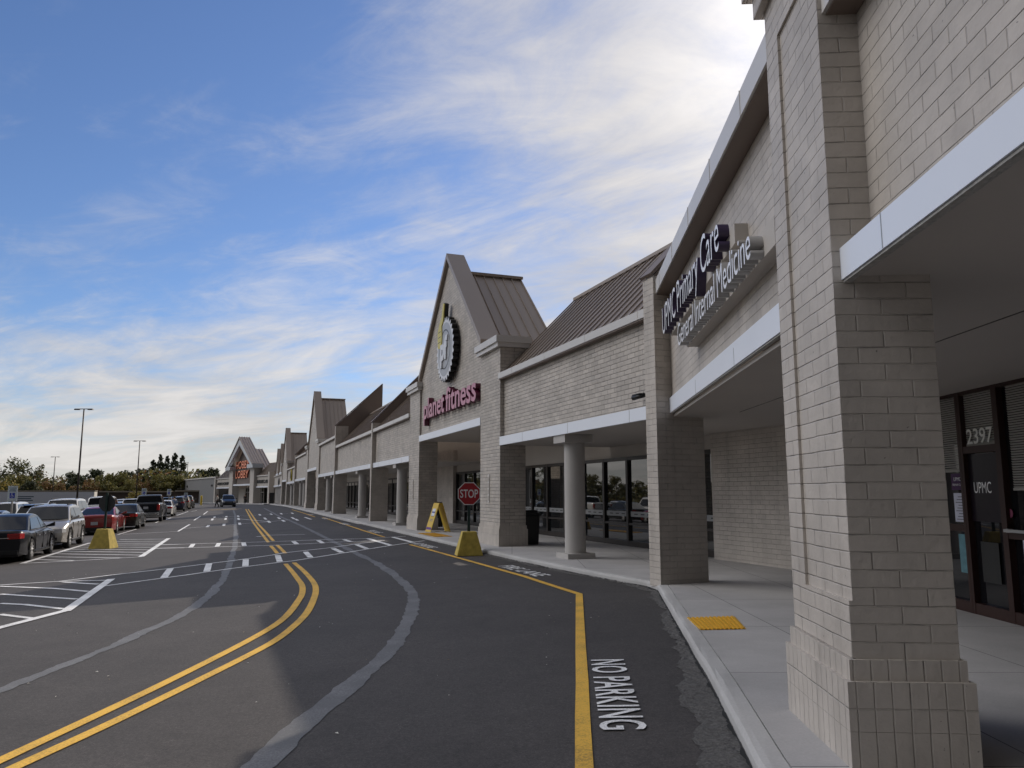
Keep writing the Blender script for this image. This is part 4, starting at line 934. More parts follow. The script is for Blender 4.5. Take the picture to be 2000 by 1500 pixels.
# ------------------------------------------------------------------ cars
M_TYRE = plain('tyre_rubber', (.016, .016, .017), .85)
M_RIM = plain('bright_alloy', (.68, .68, .69), .35, metal=.25, noise=.02)
M_CARGLASS = glass_mat('car_glass', (.012, .013, .015), 1.40, .03)
M_RED = plain('red_lamp_lens', (.42, .012, .012), .2, coat=.6, noise=.02)
M_CLEAR = plain('clear_lamp_lens', (.55, .56, .58), .15, coat=.8, noise=.02)
M_TRIM = plain('black_trim', (.018, .018, .019), .5, noise=.02)
M_PLATE = plain('licence_plate', (.55, .56, .60), .5)
M_CHROME = plain('chrome_strip', (.75, .75, .76), .15, metal=.9, noise=.01)
def paint(name, col, metal=.25): return plain_cached(name, col, .30, metal, .55 if max(col) < .02 else 1.0, 1.33 if max(col) < .02 else 1.5, noise=.01)
KINDS = dict(
    sedan=dict(L=4.75, W=1.84, H=1.43, wb=2.85, foh=.86, clr=.19, nose=.66, belt=.93, deck=.98, xc=1.02, xr=.18, xq=-.98, xb=-1.72, R=.335, C=.30),
    coupe=dict(L=4.8, W=1.88, H=1.38, wb=2.75, foh=.95, clr=.18, nose=.68, belt=.93, deck=1.00, xc=.85, xr=.02, xq=-.85, xb=-1.85, R=.345, C=.55),
    suv=dict(L=4.5, W=1.86, H=1.64, wb=2.69, foh=.90, clr=.22, nose=.84, belt=1.06, deck=1.10, xc=1.12, xr=.30, xq=-1.55, xb=-2.02, R=.36, C=.22),
    van=dict(L=5.1, W=1.98, H=1.86, wb=3.0, foh=.95, clr=.24, nose=.92, belt=1.16, deck=1.20, xc=1.28, xr=.55, xq=-2.0, xb=-2.42, R=.38, C=.25),
    pickup=dict(L=5.85, W=2.02, H=1.93, wb=3.65, foh=.95, clr=.30, nose=1.02, belt=1.26, deck=1.36, xc=1.45, xr=.75, xq=-.55, xb=-.78, R=.40, C=.12))
def make_car(kind, name, label, pm, toward=False, dark_face=False):
    P = KINDS[kind]; L, W, H, wb = P['L'], P['W'], P['H'], P['wb']; Rw = P['R']
    t = thing(name, label, {'pickup': 'pickup truck', 'suv': 'SUV', 'van': 'SUV'}.get(kind, 'car'))
    xF = wb / 2 + P['foh']; xR = xF - L; fa, ra = wb / 2, -wb / 2
    belt, deck, nose = P['belt'], P['deck'], P['nose']; xc, xr, xq, xb = P['xc'], P['xr'], P['xq'], P['xb']
    def lerp(a, b, f): return a + (b - a) * f
    top = [(xR, deck - .16), (xR + .05, deck - .03), (xR + .16, deck), (xb, belt + .03 if kind != 'pickup' else deck), (xb + .01, belt + .02), (xc, belt), (lerp(xc, xF, .5), lerp(belt, nose, .35) + .03), (xF - .22, nose + .02), (xF - .06, nose - .06), (xF, nose - .14)]
    if kind in ('suv', 'van'): top[:4] = [(xR, deck - .10), (xR + .03, deck - .02), (xR + .06, deck), (max(xb, xR + .08), belt + .03)]
    def zt(x):
        for (a, za), (b, zb) in zip(top, top[1:]):
            if x <= b: return lerp(za, zb, (x - a) / max(1e-6, b - a))
        return top[-1][1]
    Ra = Rw + .06
    def zb(x):
        z = P['clr'] + .02
        e = min(x - xR, xF - x)
        if e < .5: z += .05 * (1 - e / .5)
        for c in (fa, ra):
            if abs(x - c) < Ra: z = max(z, Rw + math.sqrt(Ra * Ra - (x - c) ** 2) - .0)
        return z
    def hw(x):
        e = min(x - xR, xF - x); f = clamp(1 - e / .65, 0, 1); return W / 2 * (1 - .15 * f * f - .0 * f)
    xs = set([xR, xR + .05, xR + .16, xF - .06, xF - .22, xF, xb, xc])
    n = 22
    for i in range(n + 1): xs.add(xR + L * i / n)
    for c in (fa, ra):
        for q in (-1.001, -.97, -.85, -.6, -.3, 0, .3, .6, .85, .97, 1.001): xs.add(c + q * Ra)
    xs = sorted(xs); xs = [x for i, x in enumerate(xs) if i == 0 or x - xs[i - 1] > .012]
    mb = MB(); rows = []
    for x in xs:
        w, a, b = hw(x), zb(x), zt(x); sh = max(a + .03, b - .07)
        half = [(w * .955, a), (w * .985, lerp(a, sh, .3)), (w, lerp(a, sh, .62)), (w * .992, lerp(a, sh, .85)), (w * .965, sh), (w * .90, b - .012), (w * .6, b + .008), (0, b + .018)]
        ring = half + [(-y, z) for y, z in reversed(half[:-1])]; r0 = len(mb.v)
        mb.v += [(x, y, z) for y, z in ring]; rows.append((r0, len(ring)))
    for (a, k), (b, _) in zip(rows, rows[1:]):
        for i in range(k - 1): mb.f.append((a + i, a + i + 1, b + i + 1, b + i)); mb.m.append(0); mb.sm.append(True)
    for a, k in (rows[0], rows[-1]): mb.f.append(tuple(a + i for i in range(k))); mb.m.append(0); mb.sm.append(False)
    body = mb.build('body', [pm], t, uv=False)
    mb = MB(); mb.box(xR + .12, xF - .12, -W * .40, W * .40, P['clr'], .62); mb.build('underbody', [M_TRIM], t, uv=False)
    # cabin
    wbl, wr = W / 2 * .915, W / 2 * (.72 if kind != 'pickup' else .78)
    def wid(z): return lerp(wbl, wr, clamp((z - belt) / (H - belt), 0, 1))
    st = [(xb, belt + .01), (lerp(xb, xq, .5), lerp(belt, H - .06, .52)), (xq, H - .06), (lerp(xq, xr, .25), H - .015), (lerp(xq, xr, .6), H), (xr, H - .045), (lerp(xr, xc, .5), lerp(H - .045, belt, .47)), (xc, belt - .01)]
    mb = MB(); rows = []
    for x, z in st:
        f = clamp((z - belt) / (H - belt), 0, 1); w = wid(z); half = [(wbl, belt - .05), (w, z - .03 * f), (w * .93, z + .005 * f), (w * .5, z + .022 * f), (0, z + .03 * f)]
        ring = half + [(-y, q) for y, q in reversed(half[:-1])]; rows.append((len(mb.v), len(ring))); mb.v += [(x, y, q) for y, q in ring]
    for (a, k), (b, _) in zip(rows, rows[1:]):
        for i in range(k - 1): mb.f.append((a + i, a + i + 1, b + i + 1, b + i)); mb.m.append(0); mb.sm.append(i not in (0, k - 2))
    mb.build('roof_and_pillars', [pm], t, uv=False)
    def screen(nm, xa, xt_, zt_, sgn):
        mb = MB(); base = len(mb.v); cols = 7; R2 = 4
        for j in range(R2):
            f = lerp(.07, .92, j / (R2 - 1)); x = lerp(xa, xt_, f); z = lerp(belt, zt_, f); w = wid(z) - .065
            for i in range(cols):
                u = lerp(-1, 1, i / (cols - 1)); mb.v.append((x + sgn * .020, w * u, z + .026 * f * (1 - u * u) + .012))
        for j in range(R2 - 1):
            for i in range(cols - 1):
                q = j * cols + i; mb.f.append((q, q + 1, q + cols + 1, q + cols)); mb.m.append(0); mb.sm.append(True)
        mb.build(nm, [M_CARGLASS], t, uv=False)
    screen('windscreen', xc, xr, H - .045, 1); screen('rear_window', xb, xq, H - .06, -1)
    xB = lerp(xq, xc, .50)
    for sgn in (1, -1):
        def pt(x, f): return (x, sgn * (lerp(wbl, wr, f) + .012), lerp(belt, H - .05, f))
        def ax(f): return lerp(xc, xr, f) - .13
        def cx(f): return lerp(xb, xq, f) + P['C'] * (1 - .55 * f)
        for nm, poly in (('side_window', [(ax(.08), .08), (ax(.86), .86), (xB + .035, .88), (xB + .035, .06)]), ('side_window', [(xB - .035, .06), (xB - .035, .88), (cx(.82), .82), (cx(.08), .08)])):
            mb = MB(); mb.face([pt(*q) for q in poly]); mb.build(nm, [M_CARGLASS], t, uv=False)
        mb = MB(); f0 = .02
        a, b = pt(ax(.0), f0), pt(cx(.0), f0); mb.box(b[0], a[0], a[1] - .006, a[1] + .006, a[2] - .012, a[2] + .012); mb.build('window_trim', [M_CHROME if kind in ('sedan', 'coupe') else M_TRIM], t, uv=False)
        mb = MB()
        for x in (xB, max(xc - .02, fa - Rw - .18) if False else xc - .28, ra + Ra + .02): mb.box(x - .004, x + .004, sgn * (W / 2 - .03), sgn * (W / 2 + .0015), P['clr'] + .12, belt - .09)
        mb.box(ra + Ra, fa - Ra, sgn * (W / 2 - .03), sgn * (W / 2 + .004), P['clr'] + .03, P['clr'] + .085)
        mb.build('door_seams', [M_TRIM], t, uv=False)
        mb = MB()
        for x in (xB + .16, xB - .62): mb.box(x - .1, x + .1, sgn * (W / 2 - .02), sgn * (W / 2 + .022), belt - .20, belt - .165)
        mb.build('door_handles', [pm if kind != 'sedan' else M_CHROME], t, uv=False)
        # mirror
        mb = MB(); y0, y1 = sgn * (wbl + .01), sgn * (W / 2 + .19); xm = xc - .30
        mb.hexa([(xm - .05, y0, belt + .02), (xm + .05, y0, belt + .02), (xm + .09, y1, belt + .04), (xm - .04, y1, belt + .04), (xm - .05, y0, belt + .07), (xm + .05, y0, belt + .07), (xm + .07, y1, belt + .19), (xm - .04, y1, belt + .19)]); mb.build('mirror', [pm if kind != 'pickup' else M_TRIM], t, uv=False, bevel=.02)
        # lamps hugging the corners
        def corner(nm, end, ylen, xlen, z0, z1, mat):
            e = .012; sx = 1 if end == xF else -1; mb = MB()
            yi = hw(end) * (1 - ylen); outer = [(end + sx * e, sgn * yi)]
            for k in range(5):
                x = end - sx * xlen * k / 4; outer.append((x + (sx * e if k == 0 else 0), sgn * (hw(x) * .985 + e)))
            inner = [(outer[-1][0], sgn * (abs(outer[-1][1]) - .10)), (end - sx * .10, sgn * (yi + .02)), ]
            pl = outer + inner
            mb.extr([(x, y, z0) for x, y in pl], (0, 0, z1 - z0)); mb.build(nm, [mat], t, uv=False, bevel=.008)
        tl = dict(sedan=(.42, .22, deck - .26, deck - .10), coupe=(.50, .14, deck - .22, deck - .11), suv=(.38, .22, deck - .16, deck + .0), van=(.16, .12, deck - .34, deck + .05), pickup=(.16, .12, deck - .52, deck - .12))[kind]
        corner('tail_light', xR, *tl, M_RED)
        hl = dict(sedan=(.36, .30, nose - .20, nose - .06)).get(kind, (.34, .28, nose - .22, nose - .07))
        corner('headlight', xF, *hl, M_CLEAR)
        for xw in (fa, ra):
            # wheel: tyre with alloy rim
            c = (xw, sgn * (W / 2 - .12), Rw); mb = MB(); s_ = sgn
            mb.lathe([(Rw * .66, -.105), (Rw * .9, -.11), (Rw, -.085), (Rw, .085), (Rw * .9, .11), (Rw * .68, .112)], c, 'Y', 26); wheel = mb.build('wheel', [M_TYRE], t, uv=False)
            mb = MB(); yo = s_ * .108
            mb.lathe([(0, s_ * .03), (Rw * .62, s_ * .03), (Rw * .63, s_ * .10), (Rw * .71, s_ * .113), (Rw * .71, s_ * .06)], c, 'Y', 26, 1)
            for k in range(5):
                a = 2 * math.pi * k / 5 + .3
                for da in (-.14, .14):
                    u = Vector((math.cos(a + da * .6), 0, math.sin(a + da * .6))); u2 = Vector((math.cos(a + da * 1.7), 0, math.sin(a + da * 1.7))); v = Vector((-u.z, 0, u.x)) * Rw * .05; cc = Vector(c) + Vector((0, s_ * .085, 0)); dd = Vector((0, s_ * .018, 0))
                    p0, p1 = cc + u * Rw * .08, cc + u2 * Rw * .66
                    mb.hexa([p0 - v, p0 + v, p0 + v + dd, p0 - v + dd, p1 - v, p1 + v, p1 + v + dd, p1 - v + dd])
            mb.lathe([(Rw * .16, s_ * .07), (Rw * .16, s_ * .108), (0, s_ * .112)], c, 'Y', 12)
            mb.build('alloy_rim', [M_RIM, M_TRIM], wheel, uv=False)
        mb = MB()
        for c in (fa, ra):                              # wheel arch lip
            for k in range(12):
                a0, a1 = math.pi * k / 12, math.pi * (k + 1) / 12
                q = [(c + r * math.cos(a), sgn * (W / 2 - .028 + e), Rw + r * math.sin(a)) for a, r, e in ((a0, Ra - .02, 0), (a1, Ra - .02, 0), (a1, Ra + .035, .036), (a0, Ra + .035, .036))]
                mb.face(q, 0, True)
        mb.build('wheel_arch_lips', [M_TRIM if kind in ('suv', 'van', 'pickup') else pm], t, uv=False)
    # front and rear details
    mb = MB(); z = nose - .30
    mb.box(xF - .05, xF + .012, -W * .26, W * .26, z - .06, z + .13); mb.box(xF - .05, xF + .008, -W * .34, W * .34, P['clr'] + .12, P['clr'] + .24); mb.build('grille', [M_TRIM], t, uv=False, bevel=.01)
    mb = MB(); mb.box(xF, xF + .016, -W * .2, W * .2, z + .05, z + .065); mb.box(xF, xF + .016, -W * .2, W * .2, z - .02, z - .008); mb.build('grille_bar', [M_CHROME], t, uv=False)
    mb = MB(); mb.box(xR - .016, xR + .02, -.155, .155, *((deck - .50, deck - .34) if kind in ('sedan', 'coupe') else (deck - .40, deck - .24))); mb.build('licence_plate', [M_PLATE], t, uv=False)
    mb = MB(); mb.box(xR - .022, xR + .05, -W * .41, W * .41, P['clr'] + .06, P['clr'] + .20)
    if kind == 'pickup': mb.box(xR - .12, xR + .05, -W * .44, W * .44, .52, .70)
    mb.build('rear_bumper', [M_TRIM if kind != 'pickup' else M_CHROME], t, uv=False, bevel=.015)
    if kind == 'sedan': mb = MB(); mb.box(xR - .014, xR + .02, -W * .27, W * .27, deck - .235, deck - .215); mb.build('boot_chrome_strip', [M_CHROME], t, uv=False)
    if kind == 'pickup':
        mb = MB(); mb.box(xR + .14, xb - .06, -W * .40, W * .40, deck - .02, deck + .035); mb.build('bed_cover', [M_TRIM], t, uv=False)
        mb = MB(); mb.box(xR - .008, xR + .02, -W * .42, W * .42, deck - .53, deck - .515); mb.box(xR - .01, xR + .02, -.13, .13, deck - .22, deck - .14); mb.build('tailgate_details', [M_TRIM], t, uv=False)
    if kind in ('suv', 'van'):
        mb = MB()
        for y in (-1, 1): mb.box(xq + .1, xr - .1, y * wr * .86 - .015, y * wr * .86 + .015, H - .01, H + .045)
        mb.build('roof_rails', [M_TRIM], t, uv=False)
        mb = MB(); mb.hexa([(xq - .16, -wr * .8, H - .055), (xq + .1, -wr * .8, H - .03), (xq + .1, wr * .8, H - .03), (xq - .16, wr * .8, H - .055), (xq - .16, -wr * .8, H - .03), (xq + .1, -wr * .8, H + .012), (xq + .1, wr * .8, H + .012), (xq - .16, wr * .8, H - .03)]); mb.build('rear_spoiler', [pm], t, uv=False)
    return t
def park(car, s_, o_, toward=False, turn=0.):
    p = FF.P(s_, o_); k = gz(p.x, p.y); roll = .034 if o_ > -16.7 else .07
    car.location = (p.x, p.y, k - .005); car.rotation_euler = ((roll if toward else -roll), 0, R_(110) + (math.pi if toward else 0) + R_(turn))
    return car
PB = paint('black_car_paint', (.008, .009, .014), .0); PS = paint('silver_beige_car_paint', (.46, .44, .41), .45); PR = paint('red_car_paint', (.30, .018, .016), .1)
PW = paint('white_car_paint', (.72, .72, .71), .0); PG = paint('grey_car_paint', (.16, .165, .17), .5); PN = paint('navy_car_paint', (.012, .016, .045), .2); PT = paint('tan_car_paint', (.36, .31, .25), .4); PL = paint('light_silver_car_paint', (.50, .51, .52), .6)
GP_ = 'cars parked in rows in the lot'
park(make_car('sedan', 'sedan', 'nearest glossy black sedan with red tail light and bright alloys at the left edge', PB), 8.35, -14.05)
park(make_car('suv', 'suv', 'silver beige SUV facing the nearest black sedan nose to nose', PS), 14.0, -13.98, True)
red = make_car('coupe', 'coupe', 'red car seen from behind beside the dark-backed stop sign', PR); park(red, 25.4, -13.75)
blk = make_car('sedan', 'sedan', 'black sedan with red tail light between the red car and the black pickup', paint('black_green_car_paint', (.012, .015, .013), .0)); park(blk, 30.35, -13.15)
pk = make_car('pickup', 'pickup_truck', 'black pickup truck seen from behind, tallest vehicle of the row', PB); park(pk, 42.8, -12.95)
wvan = make_car('van', 'suv', 'white SUV with its windscreen showing over the roof of the silver SUV', PW); park(wvan, 30.2, -16.35, True)
gs = make_car('suv', 'suv', 'grey SUV out of sight of the lane, parked beyond the nearest sedan', PG); park(gs, 25.6, -16.6)
def dup(src, label, s_, o_, toward=False):
    c = copy_tree(src); c['label'] = label; park(c, s_, o_, toward); return c
def paint_copy(c, old, new):
    for ch in [c] + list(c.children_recursive):
        if ch.type == 'MESH' and ch.data.materials and ch.data.materials[0] == old:
            ch.data = ch.data.copy(); ch.data.materials[0] = new
    return c
gs['label'] = 'grey SUV whose roof shows just left of the red car'
dup(wvan, 'white SUV behind the blue parking sign at the left edge', 30.2, -19.3, True)
c = dup(blk, 'dark sedan nosing out left of the silver SUV', 25.4, -18.9, True); paint_copy(c, blk.children[0].data.materials[0], PG)
c = dup(gs, 'white SUV of the second row showing at the far left edge', 14.1, -16.9, True); paint_copy(c, PG, PW)
wp = dup(pk, 'white pickup truck behind the dark back of the stop sign', 43.2, -16.2); paint_copy(wp, PB, PW)
ls = make_car('suv', 'suv', 'light silver SUV behind the red car, left of the stop sign back', PL); park(ls, 43.0, -19.2)
c = dup(blk, 'pale silver sedan showing between the stop sign back and the black pickup', 48.9, -16.2, True); paint_copy(c, blk.children[0].data.materials[0], PL)
ws = dup(blk, 'white sedan half hidden right behind the black pickup', 55.3, -12.9); paint_copy(ws, blk.children[0].data.materials[0], PW)
dk = dup(gs, 'dark SUV with a person standing at its right side', 67.5, -13.7); paint_copy(dk, PG, PB)
bs = dup(gs, 'navy blue SUV seen from behind near the grey end wall', 76.0, -13.0); paint_copy(bs, PG, PN)
c = dup(gs, 'tan SUV just beyond the navy SUV', 83.0, -12.8); paint_copy(c, PG, PT)
c = dup(gs, 'farthest dark SUV of the row, beside the yellow bollard', 91.0, -12.7)
more = [(gs, PG, PW, 42.9, -22.2), (ws, PW, PL, 43, -25.2), (gs, PG, PW, 48.8, -19.2), (ws, PW, PR, 48.9, -22.2), (gs, PG, PL, 30.3, -22.3), (ws, PW, PW, 30.4, -25.2),
        (gs, PG, PW, 61, -16), (ws, PW, PL, 61, -19.2), (gs, PG, PB, 61, -22.2), (ws, PW, PW, 67, -16.8), (gs, PG, PW, 67, -20), (gs, PG, PL, 76, -16.2), (ws, PW, PW, 82, -16.2), (gs, PG, PW, 82, -19.4), (ws, PW, PG, 76, -19.2), (ws, PW, PW, 14.2, -19.8), (gs, PG, PB, 8.3, -17), (ws, PW, PB, 8.2, -20)]
NAMES = {'white_car_paint': 'white', 'light_silver_car_paint': 'light silver', 'red_car_paint': 'red', 'black_car_paint': 'black', 'grey_car_paint': 'grey'}
for src, old, new, s_, o_ in more:
    kind = 'SUV' if src is gs else 'sedan'; row = {8: 'nearest', 14: 'second', 30: 'third', 42: 'fourth', 43: 'fourth', 48: 'fifth', 61: 'sixth', 67: 'seventh', 76: 'eighth', 82: 'last'}[int(s_)]
    depth = 'second' if o_ > -17.5 else 'third' if o_ > -20.8 else 'fourth' if o_ > -23.5 else 'fifth'
    c = dup(src, f'{NAMES[new.name]} {kind}, {depth} from the lane in the {row} row of parked cars', s_, o_, int(s_) in (14, 30, 48, 67, 82))
    if old is not new: paint_copy(c, old, new)
for o in COL.objects:
    if o.parent is None and o.get('category') in ('car', 'SUV', 'pickup truck'): o['group'] = GP_
far = copy_tree(gs); del far['group']; far['label'] = 'dark blue SUV with bright bonnet driving towards the viewer at the end of the lane'; far['category'] = 'SUV'
paint_copy(far, PG, paint('steel_blue_car_paint', (.025, .035, .06), .3)); p = groundpt(-39.3, 107.5); far.location = p; far.rotation_euler = (0, 0, R_(-70 + 4))
# ------------------------------------------------------------------ the store closing the view
def craft_store():
    st = thing('craft_store', 'craft store with a steep pale-edged gable closing the end of the lane', 'store', (-41.9, 138, -.35))
    B = lambda dz=-.45: fb(HF, dz)
    tan = plain('tan_stucco_panel', (.13, .10, .085), .75); light = plain('pale_blue_grey_trim', (.55, .58, .62), .5)
    def wing(s0, s1, roof):
        bay(s0, s1, zb=3.15, zc=5.3, frame=HF, dz=-.45, roof=roof, parent=st, seam=False)
    wing(4.8, 15.3, True); wing(38, 54.5, True)
    for q in ((4.2, 5.2), (54.5, 55.6)):
        b = B(); b.sb(*q, -.3, .6, -.5, 6.0); b.done('end_pier', M_STUCCO, st)
    for q in ((15.3, 18.5), (34.5, 38)):
        b = B(); b.sb(*q, -.5, .9, -.6, 7.5); b.done('gable_pier', M_STUCCO, st)
    b = B(); b.spoly([(18.5, 3.95), (34.5, 3.95), (34.5, 8.2), (26.5, 12.6), (18.5, 8.2)], .25, .8); b.done('gable_panel', tan, st)
    b = B(); b.sb(18.5, 34.5, -.35, .8, 3.62, 3.95); b.done('white_fascia_band', M_FASCIA, st)
    # thick pale rake boards and eave returns
    b = B()
    for sa, zz in ((14.2, 7.6), (38.8, 7.6)):
        b.spoly([(sa, zz), (26.5, 13.35), (26.5, 12.0), (sa + (1.7 if sa < 26 else -1.7), zz - .1)], -1.15, -.55)
    b.sb(13.8, 18.6, -1.2, .9, 7.0, 7.75); b.sb(34.4, 39.2, -1.2, .9, 7.0, 7.75)
    b.done('rake_boards', light, st)
    b = B(); r0, rp = 7.78, 13.7
    b.spoly([(13.9, r0), (26.5, rp), (39.1, r0), (39.1, r0 - .2), (26.5, rp - .25), (13.9, r0 - .2)], -1.3, .9)
    for side in (13.9, 39.1):
        for i in range(5):
            o_ = -1.2 + 2.0 * i / 4; b.spoly([(side, r0 + .02), (26.5, rp + .02), (26.5, rp + .11), (side, r0 + .11)], o_ - .05, o_ + .05)
    b.spoly([(14.5, 7), (26.5, 12.6), (38.5, 7), (38.5, 4.6), (14.5, 4.6)], .82, .89)
    b.done('gable_metal_roof', M_ROOF, st)
    b = B(); b.spoly([(15.8, 6.2), (26.5, 11.3), (37.2, 6.2), (37.2, 5.2), (15.8, 5.2)], .92, 3.6)
    for i in range(5):
        o_ = 1.1 + 2.4 * i / 4; b.spoly([(15.8, 6.22), (26.5, 11.32), (26.5, 11.40), (15.8, 6.3)], o_ - .05, o_ + .05)
    b.done('rear_gable_roof', M_ROOF, st)
    b = B(); b.sb(18.5, 34.5, 2.4, 2.6, -.5, 3.9); f = b.done('shop_glazing', M_GLASS, st)
    b = B(); s_ = 18.5
    while s_ < 34.6: b.sb(s_, s_ + .14, 2.28, 2.42, -.5, 3.9); s_ += 2.0
    b.sb(18.5, 34.5, 2.29, 2.41, 2.2, 2.32); sub(b.build('mullions', M_STUCCO, None, HF.org, HF.rot), f)
    for q in ((18.5, 34.5, 2.41, 2.7, 3.4, 4.0), (4.8, 15.3, 3.5, 3.7, -.5, 3.3), (38, 54.5, 3.5, 3.7, -.6, 3.3)):
        b = B(); b.sb(*q); b.done('rear_wall', M_STUCCO, st)
    b = B(); b.sb(7.2, 12.2, 3.40, 3.49, -.4, 2.4); g = b.done('entrance_doors', M_GLASS, st)
    b = B(); 
    for s_ in (7.2, 8.4, 9.6, 10.8, 12.1): b.sb(s_, s_ + .1, 3.33, 3.41, -.4, 2.45)
    sub(b.build('door_frames', M_FRAME, None, HF.org, HF.rot), g)
    b = B(); b.sb(55.6, 124.5, .2, 30, -2.5, 5.75); b.done('blank_side_wall', plain_cached('grey_block_wall', (.19, .19, .19), .8, noise=.05), st)
    b = B(); b.sb(55.6, 124.7, .0, .5, 5.75, 6.05); b.done('metal_coping', M_CAP, st)
    for s_ in (108, 122.5):
        b = B(); b.sb(s_, s_ + .5, .05, .205, -2.4, 5.7); b.done('downpipe', plain_cached('downpipe_grey', (.16, .16, .165)), st)
    b = B(); b.sb(5, 55, 3.75, 30, -1.5, 5.2); b.done('main_hall', M_STUCCO, st)
    for s_ in (60.5, 97): 
        b = B(); b.sb(s_, s_ + .9, .0, .2, 3.7, 4.2); b.done('wall_light', M_DARK, st)
    # writing
    fr = plain('orange_red_letter_face', (.80, .28, .16), .4, emit=((1, .34, .19), .16)); sd = plain('dark_red_return', (.20, .03, .02), .5)
    t = thing('wall_sign', 'orange-red HOBBY LOBBY letters in two lines on the gable at the end of the lane', 'sign', HF.P(28, .25, 5), HF.rot)
    upright_text('letters', 'HOBBY', -6.1, 6.0, 1.75, 3.35, 0, .28, fr, sd, t, bold=-.005); upright_text('letters', 'LOBBY', -6.0, 5.6, -.25, 1.35, 0, .28, fr, sd, t, bold=-.005)
    t = thing('wall_sign', 'black lettering on the band left of the store gable', 'sign', HF.P(46, .12, 3.8), HF.rot)
    upright_text('letters', 'ARTS-CRAFTS', -7.6, 7.4, -.32, .32, 0, .15, M_DARK, M_DARK, t, bold=.02)
    t = thing('wall_sign', 'black lettering on the band right of the store gable', 'sign', HF.P(10, .12, 3.8), HF.rot)
    upright_text('letters', 'FABRIC-ART', -4.7, 4.7, -.28, .36, 0, .15, M_DARK, M_DARK, t, bold=.02)
    mb = MB()
    for i in range(20):
        s0, s1 = -2 + i * 6, 4 + i * 6; q = []
        for s_, o_ in ((s0, -2.6), (s1, -2.6), (s1, 4), (s0, 4)):
            p = HF.P(s_, o_); q.append(p)
        zs = [gz(*HF.P(s_, -2.6)[:2]) + .12 for s_ in (s0, s1)]
        mb.face([(q[0].x, q[0].y, zs[0]), (q[1].x, q[1].y, zs[1]), (q[2].x, q[2].y, zs[1]), (q[3].x, q[3].y, zs[0])]); mb.face([(q[0].x, q[0].y, zs[0] - .3), (q[1].x, q[1].y, zs[1] - .3), (q[1].x, q[1].y, zs[1]), (q[0].x, q[0].y, zs[0])])
        if i == 9: break
    tag(mb.build('store_sidewalk', M_CURB), kind='structure')
    k = thing('vending_kiosk', 'dark vending kiosk standing at the far end of the columned walkway', 'kiosk', FF.P(124.2, -.3, -.28), FF.rot)
    mb = MB(); mb.box(-.5, .5, -.4, .4, 0, 2.0); mb.build('cabinet', [M_DARK], k, bevel=.05)
    mb = MB(); mb.box(-.38, .38, -.42, -.40, .95, 1.8); mb.build('display_panel', [plain_cached('kiosk_red', (.16, .02, .02))], k)
craft_store()

# ------------------------------------------------------------------ background: low brown building, trailer truck, trees
def brown_building():
    b = thing('brown_building', 'long low dark-brown building with pale parapets across the far side of the lot', 'building', (-90, 205, -2.9))
    mb = MB(); mb.box(-92, 22, 0, 16, -1, 5.0); mb.build('wall', [plain('dark_brown_brick', (.085, .062, .048), .85, noise=.2, nscale=.3)], b)
    for x0, x1, z in ((-92, -60, 5.1), (-58, -20, 5.25), (-19, 0, 5.1), (1, 22, 5.3)):
        mb = MB(); mb.box(x0, x1, -.3, 1, z - .35, z); mb.build('parapet', [plain_cached('pale_parapet', (.34, .30, .24), .8)], b)
    for x in range(-88, 20, 7):
        mb = MB(); mb.box(x, x + 3.0, -.05, .1, .1, 2.6); mb.build('window', [M_GLASS], b)
brown_building()
def truck():
    c = Vector((-88.5, 147, 0)); c.z = gz(c.x, c.y)
    t = thing('trailer_truck', 'white semi-trailer truck parked across the back of the lot behind the cars', 'truck', c, R_(17))
    w = plain('white_trailer_skin', (.82, .85, .92), .45, noise=.03)
    mb = MB(); mb.box(-7.2, 8.6, -1.25, 1.25, 1.15, 4.05); mb.build('trailer_box', [w], t)
    mb = MB(); mb.box(8.6, 8.66, -1.27, 1.27, 1.1, 4.08); mb.build('rear_door', [plain_cached('rear_door_cream', (.72, .69, .62))], t)
    mb = MB(); mb.box(-6.6, 8.4, -.9, .9, .85, 1.14); mb.build('chassis', [M_TRIM], t)
    mb = MB(); mb.hexa([(-11.6, -1.15, .6), (-8.2, -1.2, .6), (-8.2, 1.2, .6), (-11.6, 1.15, .6), (-10.2, -1.05, 2.9), (-8.2, -1.15, 3.7), (-8.2, 1.15, 3.7), (-10.2, 1.05, 2.9)]); mb.build('cab', [w], t, bevel=.15)
    mb = MB(); mb.box(-9.9, -9.0, -1.22, 1.22, 2.0, 2.7); mb.build('cab_window', [M_CARGLASS], t)
    for x in (-10.6, -8.3, -7.0, 5.6, 7.0):
        for y in (-1.05, 1.05):
            mb = MB(); mb.lathe([(0, -.16), (.5, -.16), (.52, 0), (.5, .16), (0, .16)], (x, y, .52), 'Y', 16); mb.build('wheel', [M_TYRE], t)
    # small dark emblem and lines of print on the side
    mb = MB(); mb.extr([(-5.6, -1.262, 2.2), (-4.6, -1.262, 2.2), (-5.1, -1.262, 3.2)], (0, .01, 0)); mb.build('side_emblem', [plain_cached('trailer_ink', (.05, .11, .16))], t)
    for z, l in ((3.1, 2.6), (2.75, 2.2), (2.4, 2.5)):
        mb = MB(); mb.box(-4.1, -4.1 + l, -1.262, -1.252, z, z + .16); mb.build('side_print', [PC['trailer_ink']], t)
truck()

